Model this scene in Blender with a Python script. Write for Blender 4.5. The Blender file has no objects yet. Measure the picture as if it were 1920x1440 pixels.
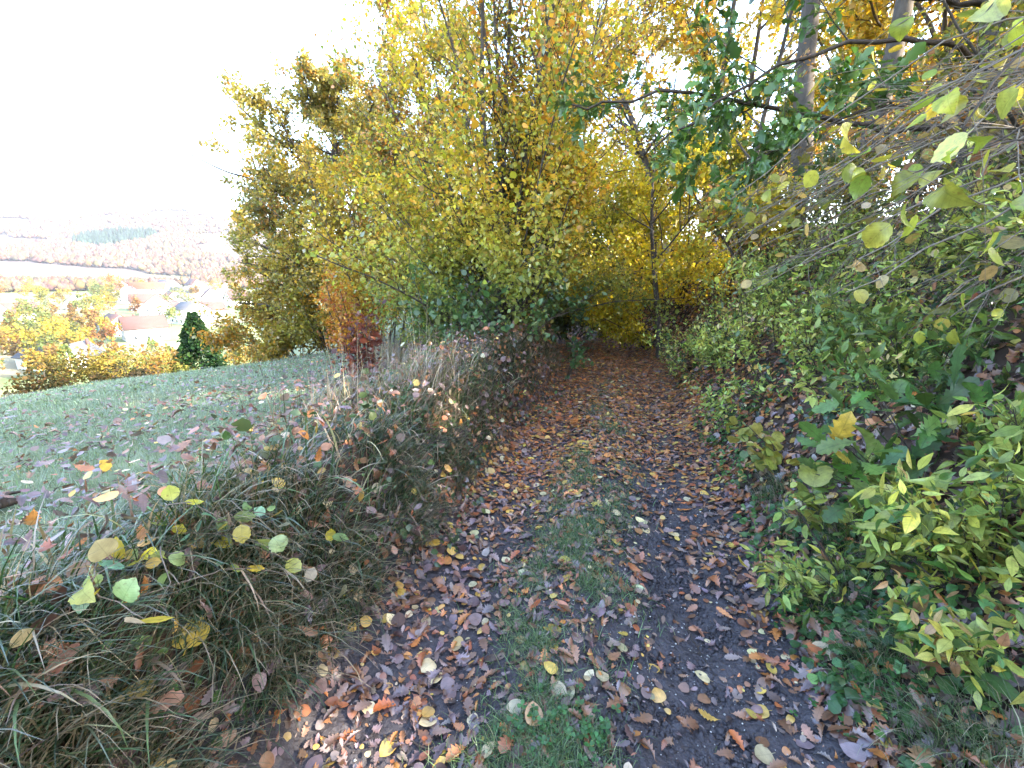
import bpy, math
import numpy as np
from mathutils import Matrix, Vector

SEED = 11
rng = np.random.default_rng(SEED)
C = bpy.context.scene.collection
sc = bpy.context.scene
PI = math.pi
CAM = np.array([0.0, 0.0, 1.55])
PITCH = math.radians(14.04)
FPX = 800.0 / 1920.0            # focal length as a share of the picture's width

# ------------------------------------------------------------------ small maths
def nrm(a):
    return a / np.maximum(np.linalg.norm(a, axis=-1, keepdims=True), 1e-9)

def sstep(a, b, x):
    t = np.clip((x - a) / (b - a), 0, 1)
    return t * t * (3 - 2 * t)

_tab = np.random.default_rng(3).random(65536)
def vnoise(x, y, z=0.0, seed=0):
    x = np.asarray(x, float); y = np.asarray(y, float); z = np.asarray(z, float) + 0 * x
    xi = np.floor(x).astype(np.int64); yi = np.floor(y).astype(np.int64); zi = np.floor(z).astype(np.int64)
    fx = x - xi; fy = y - yi; fz = z - zi
    fx = fx * fx * (3 - 2 * fx); fy = fy * fy * (3 - 2 * fy); fz = fz * fz * (3 - 2 * fz)
    def h(a, b, c):
        return _tab[(a * 73856093 ^ b * 19349663 ^ c * 83492791 ^ (seed * 2654435)) & 65535]
    def l2(c):
        v0 = h(xi, yi, c) * (1 - fx) + h(xi + 1, yi, c) * fx
        v1 = h(xi, yi + 1, c) * (1 - fx) + h(xi + 1, yi + 1, c) * fx
        return v0 * (1 - fy) + v1 * fy
    return l2(zi) * (1 - fz) + l2(zi + 1) * fz

def fbm(x, y, z=0.0, o=3, seed=0):
    s = 0; a = .5; f = 1.0
    for i in range(o):
        s = s + a * vnoise(np.asarray(x) * f, np.asarray(y) * f, np.asarray(z) * f, seed + i)
        a *= .5; f *= 2.03
    return s / (1 - .5 ** o)

# ------------------------------------------------------------------ the lie of the land
def xc(y):
    y = np.asarray(y, float)
    s = np.clip(y - 6.3, 0, 5.2)
    e = np.maximum(y - 11.5, 0)
    return -.18 + .27 * np.minimum(y, 6.3) + .27 * s - .058 * s * s - .333 * e

_q = np.linspace(0, 4200, 42001)
_sl = np.interp(_q, [0, 15, 22, 30, 45, 60, 90, 115, 140, 200, 350, 600, 900, 1300, 1500, 1700, 4200],
                [-.073, -.187, -.25, -.29, -.29, -.27, -.22, -.08, 0, .02, .045, .06, .13, .16, .05, -.04, -.03])
_zq = .68 + np.concatenate([[0], np.cumsum((_sl[1:] + _sl[:-1]) * .5 * .1)])

def zmeadow(x, y):
    q = -(x + 1) * .74 + y * .67
    z = np.interp(np.maximum(q, 0), _q, _zq) + np.where(q < 0, -.03 * q, 0)
    far = sstep(150, 700, q)
    z = z + far * 34 * (fbm(x / 420, y / 420, 0, 3, 5) - .5) * sstep(300, 1100, q) + far * 5 * (fbm(x / 90, y / 90, 0, 2, 9) - .5)
    az = np.arctan2(x, np.maximum(y, 1e-6)); dd = np.hypot(x, y)
    z = z + far * (62 * np.exp(-((az + .60) / .17) ** 2) * np.exp(-((dd - 1350) / 330) ** 2) + 20 * np.exp(-((az + .78) / .2) ** 2) * np.exp(-((dd - 1500) / 330) ** 2))
    z = z + .16 * (fbm(x * .35, y * .35, 0, 2, 2) - .5) * sstep(1.5, 5, q)
    return z

def height(x, y, detail=True):
    x = np.asarray(x, float); y = np.asarray(y, float)
    t = (x - xc(y)) * .966
    zm = zmeadow(x, y)
    berm = .60 + .05 * np.sin(y * 1.7) - .55 * np.maximum(0, -t - 1.8) + .02 * np.minimum(y, 8)
    d = zm - berm
    zl = np.where(y < 40, .5 * (zm + berm + np.sqrt(d * d + .01)), zm)
    zl = np.maximum(zl, zm)
    le = sstep(.80, 1.22, -t + .16 * (fbm(y * .9, x * .3, 0, 2, 21) - .5))
    tr = np.maximum(t - .82 + .22 * (fbm(y * .8, 3.1, 0, 2, 31) - .5), 0)
    e = tr * tr / (tr + .35)
    zr = 3.1 * (1 - np.exp(-e / 2.15)) + .02 * np.maximum(tr - 5, 0)
    zr = np.minimum(zr, 4.4 + 0 * zr)
    zp = .05 * np.exp(-(t / .22) ** 2) - .035 * np.exp(-((np.abs(t) - .52) / .2) ** 2)
    z = np.where(t < 0, zp * (1 - le) + zl * le, zp * np.exp(-tr * 3) + zr)
    if detail:
        near = np.exp(-(x * x + y * y) / 900)
        rough = .03 + .09 * sstep(.9, 1.6, np.abs(t))
        z = z + near * rough * (fbm(x * 2.3, y * 2.3, 0, 3, 7) - .5)
    return z

def normal_at(x, y, e=.06):
    zx = (height(x + e, y) - height(x - e, y)) / (2 * e)
    zy = (height(x, y + e) - height(x, y - e)) / (2 * e)
    n = np.stack([-zx, -zy, np.ones_like(zx)], -1)
    return nrm(n)

def hz(x, y):
    return float(height(np.array([x]), np.array([y]))[0])

def project(P):
    """picture position (0..1920, 0..1440) and depth of world points, to measure sizes in view"""
    d = P - CAM
    cp, sp = math.cos(PITCH), math.sin(PITCH)
    z = d[:, 1] * cp - d[:, 2] * sp
    u = d[:, 0]; v = d[:, 1] * sp + d[:, 2] * cp
    zz = np.maximum(z, 1e-3)
    return 960 + 800 * u / zz, 720 - 800 * v / zz, z

# ------------------------------------------------------------------ meshes and objects
ROOTLOC = {}
def mk(name, V, Fs, mat, parent=None, col=None, uv=None, smooth=False, local=False):
    V = np.asarray(V, np.float32)
    if parent is not None and not local:
        V = V - np.asarray(ROOTLOC[parent.name], np.float32)
    if isinstance(Fs, np.ndarray): Fs = [Fs]
    Fs = [f for f in Fs if len(f)]
    me = bpy.data.meshes.new(name)
    me.vertices.add(len(V)); me.vertices.foreach_set('co', V.ravel())
    li = np.concatenate([f.ravel() for f in Fs]).astype(np.int32)
    tot = np.concatenate([np.full(len(f), f.shape[1], np.int32) for f in Fs])
    st = np.concatenate([[0], np.cumsum(tot)[:-1]]).astype(np.int32)
    me.loops.add(len(li)); me.loops.foreach_set('vertex_index', li)
    me.polygons.add(len(tot)); me.polygons.foreach_set('loop_start', st)
    try: me.polygons.foreach_set('loop_total', tot)
    except Exception: pass
    if smooth: me.polygons.foreach_set('use_smooth', np.ones(len(tot), bool))
    if col is not None:
        col = np.asarray(col, np.float32)
        if col.shape[1] == 3: col = np.concatenate([col, np.ones((len(col), 1), np.float32)], 1)
        a = me.attributes.new('col', 'FLOAT_COLOR', 'POINT'); a.data.foreach_set('color', col.ravel())
    if uv is not None:
        a = me.attributes.new('luv', 'FLOAT_VECTOR', 'POINT'); a.data.foreach_set('vector', np.asarray(uv, np.float32).ravel())
    me.update(calc_edges=True)
    if mat is not None: me.materials.append(mat)
    o = bpy.data.objects.new(name, me); C.objects.link(o)
    if parent is not None: o.parent = parent
    return o

def thing(name, label, cat, loc, group=None, rz=0):
    o = bpy.data.objects.new(name, None); C.objects.link(o)
    o.location = loc; o.rotation_euler = (0, 0, rz)
    o.empty_display_size = .2
    o['label'] = label; o['category'] = cat
    if group: o['group'] = group
    ROOTLOC[o.name] = np.array(loc, float)
    return o

def tag(o, label=None, cat=None, group=None, kind=None):
    if label: o['label'] = label
    if cat: o['category'] = cat
    if group: o['group'] = group
    if kind: o['kind'] = kind
    return o

# ------------------------------------------------------------------ materials
def newmat(name):
    m = bpy.data.materials.new(name); m.use_nodes = True
    nt = m.node_tree; nt.nodes.clear()
    out = nt.nodes.new('ShaderNodeOutputMaterial')
    return m, nt, out

def N(nt, t, **kw):
    n = nt.nodes.new(t)
    for k, v in kw.items():
        if k in n.inputs.keys() if hasattr(n.inputs, 'keys') else False: n.inputs[k].default_value = v
        else: setattr(n, k, v)
    return n

def math_n(nt, op, a, b=None, c=None):
    n = nt.nodes.new('ShaderNodeMath'); n.operation = op
    for i, v in enumerate((a, b, c)):
        if v is None: continue
        if isinstance(v, (int, float)): n.inputs[i].default_value = v
        else: nt.links.new(v, n.inputs[i])
    return n.outputs[0]

def leaf_mat(name, transl=.42, gloss=.06, rough=.35, veins=0.0, spots=0.0, tint=(1.25, 1.15, .7)):
    m, nt, out = newmat(name)
    at = nt.nodes.new('ShaderNodeAttribute'); at.attribute_name = 'col'
    colr = at.outputs['Color']
    if veins or spots:
        uv = nt.nodes.new('ShaderNodeAttribute'); uv.attribute_name = 'luv'
        sx = nt.nodes.new('ShaderNodeSeparateXYZ'); nt.links.new(uv.outputs['Vector'], sx.inputs[0])
        ax = math_n(nt, 'ABSOLUTE', sx.outputs[0])
        mid = math_n(nt, 'SUBTRACT', 1.0, math_n(nt, 'MULTIPLY', ax, 45.0)); mid = math_n(nt, 'MAXIMUM', mid, 0.0)
        sv = math_n(nt, 'MULTIPLY', math_n(nt, 'SUBTRACT', sx.outputs[1], math_n(nt, 'MULTIPLY', ax, .75)), 9.0)
        fr = math_n(nt, 'ABSOLUTE', math_n(nt, 'SUBTRACT', math_n(nt, 'FRACT', sv), .5))
        vv = math_n(nt, 'MAXIMUM', math_n(nt, 'SUBTRACT', 1.0, math_n(nt, 'MULTIPLY', fr, 9.0)), 0.0)
        vein = math_n(nt, 'MAXIMUM', mid, math_n(nt, 'MULTIPLY', vv, .6))
        geo = nt.nodes.new('ShaderNodeNewGeometry')
        nz = N(nt, 'ShaderNodeTexNoise'); nz.inputs['Scale'].default_value = 38; nz.inputs['Detail'].default_value = 4
        nt.links.new(geo.outputs['Position'], nz.inputs['Vector'])
        mot = math_n(nt, 'MULTIPLY_ADD', nz.outputs[0], 1.3, .38)
        mx = nt.nodes.new('ShaderNodeMix'); mx.data_type = 'RGBA'; mx.blend_type = 'MULTIPLY'; mx.inputs[0].default_value = 1
        cmb = nt.nodes.new('ShaderNodeCombineColor')
        for i in range(3): nt.links.new(mot, cmb.inputs[i])
        nt.links.new(colr, mx.inputs['A']); nt.links.new(cmb.outputs[0], mx.inputs['B'])
        colr = mx.outputs['Result']
        if spots:
            n2 = N(nt, 'ShaderNodeTexNoise'); n2.inputs['Scale'].default_value = 85; n2.inputs['Detail'].default_value = 2
            nt.links.new(geo.outputs['Position'], n2.inputs['Vector'])
            sp = math_n(nt, 'MULTIPLY', math_n(nt, 'MAXIMUM', math_n(nt, 'SUBTRACT', n2.outputs[0], .6), 0.0), 6.0 * spots)
            sp = math_n(nt, 'MINIMUM', sp, .8)
            m2 = nt.nodes.new('ShaderNodeMix'); m2.data_type = 'RGBA'
            nt.links.new(sp, m2.inputs[0]); nt.links.new(colr, m2.inputs['A']); m2.inputs['B'].default_value = (.12, .05, .02, 1)
            colr = m2.outputs['Result']
        if veins:
            m3 = nt.nodes.new('ShaderNodeMix'); m3.data_type = 'RGBA'; m3.blend_type = 'MULTIPLY'
            nt.links.new(math_n(nt, 'MULTIPLY', vein, veins), m3.inputs[0]); nt.links.new(colr, m3.inputs['A'])
            m3.inputs['B'].default_value = (.45, .5, .4, 1)
            colr = m3.outputs['Result']
    df = nt.nodes.new('ShaderNodeBsdfDiffuse'); nt.links.new(colr, df.inputs[0])
    tr = nt.nodes.new('ShaderNodeBsdfTranslucent')
    mt = nt.nodes.new('ShaderNodeMix'); mt.data_type = 'RGBA'; mt.blend_type = 'MULTIPLY'; mt.inputs[0].default_value = 1
    nt.links.new(colr, mt.inputs['A']); mt.inputs['B'].default_value = (*tint, 1)
    nt.links.new(mt.outputs['Result'], tr.inputs[0])
    mx = nt.nodes.new('ShaderNodeMixShader'); mx.inputs[0].default_value = transl
    nt.links.new(df.outputs[0], mx.inputs[1]); nt.links.new(tr.outputs[0], mx.inputs[2])
    last = mx.outputs[0]
    if gloss:
        gl = nt.nodes.new('ShaderNodeBsdfGlossy'); gl.inputs['Roughness'].default_value = rough
        fz = nt.nodes.new('ShaderNodeLayerWeight'); fz.inputs[0].default_value = .35
        f = math_n(nt, 'MULTIPLY_ADD', fz.outputs['Fresnel'], gloss * 1.6, gloss * .55)
        m4 = nt.nodes.new('ShaderNodeMixShader'); nt.links.new(f, m4.inputs[0])
        nt.links.new(last, m4.inputs[1]); nt.links.new(gl.outputs[0], m4.inputs[2]); last = m4.outputs[0]
    nt.links.new(last, out.inputs[0])
    return m

def surf_mat(name, c1, c2, scale=6, rough=.8, bump=.3, attr=False, spec=.3, stretch=(1, 1, 1), detail=6, contrast=1.0, coords='Object', bscale=None, bdist=.02):
    m, nt, out = newmat(name)
    b = nt.nodes.new('ShaderNodeBsdfPrincipled'); nt.links.new(b.outputs[0], out.inputs[0])
    b.inputs['Roughness'].default_value = rough
    b.inputs['Specular IOR Level'].default_value = spec
    tc = nt.nodes.new('ShaderNodeTexCoord'); mp = nt.nodes.new('ShaderNodeMapping'); mp.inputs['Scale'].default_value = stretch
    nt.links.new(tc.outputs[coords], mp.inputs[0])
    nz = nt.nodes.new('ShaderNodeTexNoise'); nz.inputs['Scale'].default_value = scale; nz.inputs['Detail'].default_value = detail; nz.inputs['Roughness'].default_value = .65
    nt.links.new(mp.outputs[0], nz.inputs[0])
    if attr:
        at = nt.nodes.new('ShaderNodeAttribute'); at.attribute_name = 'col'
        f = math_n(nt, 'MULTIPLY_ADD', nz.outputs[0], 1.6 * contrast, 1 - .8 * contrast)
        cmb = nt.nodes.new('ShaderNodeCombineColor')
        for i in range(3): nt.links.new(f, cmb.inputs[i])
        mx = nt.nodes.new('ShaderNodeMix'); mx.data_type = 'RGBA'; mx.blend_type = 'MULTIPLY'; mx.inputs[0].default_value = 1
        nt.links.new(at.outputs['Color'], mx.inputs['A']); nt.links.new(cmb.outputs[0], mx.inputs['B'])
        nt.links.new(mx.outputs['Result'], b.inputs['Base Color'])
    else:
        r = nt.nodes.new('ShaderNodeValToRGB'); r.color_ramp.elements[0].position = .5 - .22 / contrast; r.color_ramp.elements[1].position = .5 + .22 / contrast
        r.color_ramp.elements[0].color = (*c1, 1); r.color_ramp.elements[1].color = (*c2, 1)
        nt.links.new(nz.outputs[0], r.inputs[0]); nt.links.new(r.outputs[0], b.inputs['Base Color'])
    if bump:
        src = nz.outputs[0]
        if bscale:
            n2 = nt.nodes.new('ShaderNodeTexNoise'); n2.inputs['Scale'].default_value = bscale; n2.inputs['Detail'].default_value = 6
            nt.links.new(mp.outputs[0], n2.inputs[0]); src = n2.outputs[0]
        bp = nt.nodes.new('ShaderNodeBump'); bp.inputs['Strength'].default_value = bump; bp.inputs['Distance'].default_value = bdist
        nt.links.new(src, bp.inputs['Height']); nt.links.new(bp.outputs[0], b.inputs['Normal'])
    return m

M = {}
M['leaf'] = leaf_mat('tree_leaf', .5, .05, tint=(1.3, 1.2, .7))
M['leaf_green'] = leaf_mat('glossy_green_leaf', .3, .07, .33, tint=(1.1, 1.3, .6))
M['leaf_near'] = leaf_mat('near_leaf', .38, .045, .35, veins=.55, spots=.6)
M['litter'] = leaf_mat('fallen_leaf', .12, .14, .42, veins=.5, spots=.3, tint=(1.2, 1.0, .7))
M['litter_far'] = leaf_mat('fallen_leaf_plain', .12, .12, .45, tint=(1.2, 1.0, .7))
M['grass'] = leaf_mat('grass_blade', .3, .06, .4, tint=(1.1, 1.2, .6))
M['far_leaf'] = leaf_mat('far_leaf', .3, 0)
M['bark'] = surf_mat('bark', (.035, .027, .022), (.12, .10, .085), 14, .9, .6, stretch=(1, 1, .25), bdist=.03)
M['bark_grey'] = surf_mat('grey_bark', (.045, .037, .03), (.15, .125, .105), 9, .9, .5, stretch=(1, 1, .35), bdist=.03)
M['twig'] = surf_mat('twig_bark', (.03, .022, .018), (.085, .065, .05), 30, .8, .2)
M['twig_pale'] = surf_mat('pale_twig_bark', (.10, .08, .06), (.22, .18, .14), 30, .8, .2)
M['mud'] = surf_mat('wet_mud', (.02, .017, .02), (.07, .06, .065), 9, .62, .9, spec=.45, contrast=.8, bscale=34, bdist=.02)
M['ground'] = surf_mat('soil_and_turf', None, None, 3.2, .9, .5, attr=True, spec=.2, contrast=1.0, bscale=14, bdist=.03)
M['hill'] = M['ground']
M['stone'] = surf_mat('pale_grit', (.2, .19, .18), (.5, .48, .45), 20, .8, 0)
M['wall'] = surf_mat('white_render', (.62, .60, .56), (.75, .73, .69), 3, .85, .1)
M['wall_cream'] = surf_mat('cream_render', (.6, .54, .42), (.7, .64, .52), 3, .85, .1)
M['roof_red'] = surf_mat('red_tiles', (.20, .045, .02), (.28, .07, .035), 5, .8, .3)
M['roof_brown'] = surf_mat('brown_tiles', (.06, .03, .025), (.11, .06, .05), 5, .8, .3)
M['roof_grey'] = surf_mat('grey_tiles', (.05, .05, .055), (.10, .10, .11), 5, .8, .3)
M['glass'] = surf_mat('dark_window_glass', (.02, .025, .03), (.04, .05, .06), 2, .15, 0, spec=.6)

# ------------------------------------------------------------------ leaf shapes
def prof_tpl(prof, fold=.25, curl=.25, petiole=.0, cup=0.0):
    P = list(prof)
    k = len(P)
    mid = np.array([[0, p[0], 0] for p in P], float)
    R = np.array([[p[2], p[1], fold * p[2]] for p in P], float)
    L = R * [-1, 1, 1]
    V = np.concatenate([mid, R, L])
    V[:, 2] += -curl * (V[:, 1] - .3) ** 2 + curl * .09 + cup * V[:, 0] ** 2
    F = []
    for i in range(k - 1):
        F.append([i, k + i, k + i + 1, i + 1]); F.append([i, i + 1, 2 * k + i + 1, 2 * k + i])
    if petiole:
        n = len(V)
        V = np.concatenate([V, [[-.012, -petiole, .03], [.012, -petiole, .03], [.014, .03, 0], [-.014, .03, 0]]])
        F.append([n, n + 1, n + 2, n + 3])
    return V, np.array(F)

def ser(ys, ws, teeth=.05):
    out = []
    for i, (y, w) in enumerate(zip(ys, ws)):
        out.append((y, y + (.02 if i % 2 else -.0), w * (1 + (teeth if i % 2 else -teeth))))
    return out

T_DIAMOND = (np.array([[0, 0, 0], [.33, .42, .08], [0, 1, -.12], [-.33, .42, .08]], float), np.array([[0, 1, 2], [0, 2, 3]]))
T_DIAMOND2 = (np.array([[0, 0, 0], [.36, .5, -.06], [0, 1, -.05], [-.36, .45, .12]], float), np.array([[0, 1, 2], [0, 2, 3]]))
T_ROUND = prof_tpl([(0, 0, .03), (.22, .18, .36), (.6, .58, .42), (1, 1, .02)], .2, .3)
T_ROUND2 = prof_tpl([(0, 0, .03), (.22, .18, .36), (.6, .58, .42), (1, 1, .02)], -.1, -.15)
T_HAZEL = prof_tpl(ser([0, .04, .12, .2, .3, .4, .5, .6, .7, .78, .86, .93, 1.0], [.03, .2, .3, .37, .41, .43, .43, .42, .38, .31, .2, .09, .01], .05), .18, .35, .16)
T_HAZEL2 = prof_tpl(ser([0, .04, .12, .2, .3, .4, .5, .6, .7, .78, .86, .93, 1.0], [.03, .18, .28, .36, .4, .43, .44, .41, .36, .28, .17, .08, .01], .06), -.12, -.2, .16, .3)
_oak = [(0, 0, .02), (.10, .08, .05), (.18, .20, .15), (.24, .25, .09), (.36, .40, .24), (.42, .43, .13), (.53, .58, .30), (.60, .62, .17), (.71, .76, .27), (.78, .8, .17), (.88, .91, .17), (.96, .96, .09), (1, 1, .015)]
T_OAK = prof_tpl(_oak, .3, .3, .1)
T_OAK2 = prof_tpl(_oak, -.25, -.35, .1, .9)
T_OAK3 = prof_tpl([(a, b, w * 1.15) for a, b, w in _oak], .7, .7, .1)
T_BROKEN = prof_tpl(_oak[2:9] + [(.70, .66, .06)], .5, -.6, 0, .6)
T_CURLED = prof_tpl([(a, b, w * .62) for a, b, w in _oak], 1.5, 1.1, .12)
T_CURLED2 = prof_tpl([(a, b, w * .8) for a, b, w in _oak], -1.0, -.9, .1, 2.0)
T_OAKS = prof_tpl([(0, 0, .03), (.2, .22, .17), (.3, .3, .1), (.45, .5, .27), (.55, .55, .15), (.75, .78, .26), (1, 1, .03)], .25, .3)
T_LANCE = prof_tpl([(0, 0, .015), (.12, .12, .10), (.35, .35, .17), (.6, .6, .15), (.82, .82, .08), (1, 1, .006)], .35, .4, .06)
T_LANCE2 = prof_tpl([(0, 0, .015), (.12, .12, .11), (.35, .35, .19), (.6, .6, .16), (.82, .82, .08), (1, 1, .006)], .15, .1, .06)
T_LANCES = prof_tpl([(0, 0, .02), (.35, .35, .18), (.7, .7, .13), (1, 1, .01)], .3, .3)
T_IVY = prof_tpl([(0, -.05, .12), (.1, -.02, .36), (.22, .28, .33), (.35, .45, .44), (.5, .52, .25), (.75, .75, .14), (1, 1, .01)], .12, .1, .15)
_ov = [(0, 0, .02), (.06, .04, .24), (.16, .12, .36), (.3, .28, .42), (.5, .5, .42), (.68, .68, .36), (.82, .82, .25), (.92, .92, .12), (1, 1, .01)]
T_FALL = prof_tpl(_ov, .15, .5, .2, -.5)
T_FALL2 = prof_tpl(_ov, -.2, -.3, .2, .8)
T_BRAM = prof_tpl(ser([0, .1, .22, .34, .46, .58, .7, .82, .92, 1], [.03, .2, .28, .33, .34, .31, .26, .19, .1, .01], .07), .25, .3, .06)
T_CLOVER = prof_tpl([(0, 0, .03), (.3, .3, .3), (.65, .7, .44), (.9, 1.0, .3), (.95, 1.02, .03)], .15, .1)

def place(tpls, P, D, Nn, S, col, zs=None, r=rng, zmul=1.0):
    """leaves of the given shapes at points P, along D, facing Nn, of length S; returns V, [faces], colours, leaf coordinates"""
    n = len(P)
    Y = nrm(D); X = nrm(np.cross(Y, Nn)); Z = np.cross(X, Y)
    S = np.broadcast_to(np.asarray(S, float), (n,))
    if zs is None: zs = r.normal(1, .7, n) * zmul
    which = r.integers(0, len(tpls), n)
    Vs, Fs, Cs, Us = [], {}, [], []
    off = 0
    for k, (tv, tf) in enumerate(tpls):
        ix = np.nonzero(which == k)[0]
        if not len(ix): continue
        m = len(tv)
        s = S[ix][:, None, None]
        wj = r.normal(1, .16, len(ix))[:, None, None]
        v = P[ix][:, None, :] + s * (tv[None, :, 0:1] * wj * X[ix][:, None, :] + tv[None, :, 1:2] * Y[ix][:, None, :] + (tv[None, :, 2:3] * zs[ix][:, None, None]) * Z[ix][:, None, :])
        Vs.append(v.reshape(-1, 3))
        f = tf[None] + (off + np.arange(len(ix)) * m)[:, None, None]
        Fs.setdefault(tf.shape[1], []).append(f.reshape(-1, tf.shape[1]))
        Cs.append(np.repeat(col[ix], m, 0)); Us.append(np.tile(tv, (len(ix), 1)))
        off += m * len(ix)
    return np.concatenate(Vs), [np.concatenate(f) for f in Fs.values()], np.concatenate(Cs), np.concatenate(Us)

def pal(n, cols, w=None, jit=.18, r=rng, field=None, fs=.0):
    """a colour per leaf out of a palette; field (0..1 per leaf) with strength fs makes neighbouring leaves alike"""
    cols = np.array(cols, float); k = len(cols)
    w = np.ones(k) / k if w is None else np.array(w, float) / np.sum(w)
    u = r.random(n)
    if field is not None: u = np.clip(field * fs + u * (1 - fs), 0, .9999)
    ix = np.searchsorted(np.cumsum(w), u); ix = np.minimum(ix, k - 1)
    c = cols[ix] * np.exp(r.normal(0, jit, (n, 1))) * np.exp(r.normal(0, jit * .35, (n, 3)))
    return np.clip(c, .004, .85)

def ufield(P, s=.9, seed=0):
    f = fbm(P[:, 0] * s + 7.3, P[:, 1] * s, P[:, 2] * s, 2, seed)
    return np.clip((f - .5) * 2.0 + .5, 0, 1)

# autumn palettes (albedo)
GOLD = [(.50, .33, .03), (.40, .31, .035), (.27, .25, .03), (.16, .17, .03), (.46, .21, .025)]
OLIVE = [(.11, .14, .03), (.20, .20, .03), (.33, .27, .035), (.45, .30, .03), (.42, .18, .025)]
GREEN = [(.035, .07, .025), (.05, .10, .03), (.085, .13, .03), (.16, .19, .035)]
DKGREEN = [(.018, .045, .02), (.028, .065, .025), (.045, .085, .028), (.10, .13, .03)]
YGREEN = [(.13, .20, .05), (.21, .27, .06), (.33, .36, .085), (.50, .45, .08), (.07, .15, .035), (.40, .24, .10)]
ORANGE = [(.42, .15, .025), (.48, .24, .03), (.33, .09, .02), (.30, .20, .03)]
RED = [(.15, .04, .03), (.09, .03, .026), (.20, .06, .035), (.19, .10, .045)]
LITTER = [(.19, .085, .042), (.27, .125, .06), (.30, .095, .035), (.22, .145, .125), (.10, .055, .045), (.46, .17, .04), (.50, .32, .07), (.50, .40, .22), (.17, .115, .12)]
LIT_W = [18, 16, 10, 18, 14, 6, 5, 4, 18]

# ------------------------------------------------------------------ tubes
def tubes(polys, radii, k=5):
    Vs, Fs = [], []; off = 0
    ang = np.arange(k) * 2 * PI / k
    ca, sa = np.cos(ang), np.sin(ang)
    idx = np.arange(k); nx = (idx + 1) % k
    for p, r in zip(polys, radii):
        p = np.asarray(p, float); n = len(p)
        if n < 2: continue
        t = np.gradient(p, axis=0); t = nrm(t)
        a = np.array([0., 0, 1]) if abs(t[:, 2]).mean() < .8 else np.array([1., 0, 0])
        u = nrm(np.cross(t, a)); v = np.cross(t, u)
        r = np.broadcast_to(np.asarray(r, float), (n,))
        V = p[:, None, :] + r[:, None, None] * (ca[None, :, None] * u[:, None, :] + sa[None, :, None] * v[:, None, :])
        Vs.append(V.reshape(-1, 3))
        b = off + (np.arange(n - 1) * k)[:, None]
        Fs.append(np.stack([b + idx, b + nx, b + k + nx, b + k + idx], -1).reshape(-1, 4))
        off += n * k
    return np.concatenate(Vs), np.concatenate(Fs)

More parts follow.
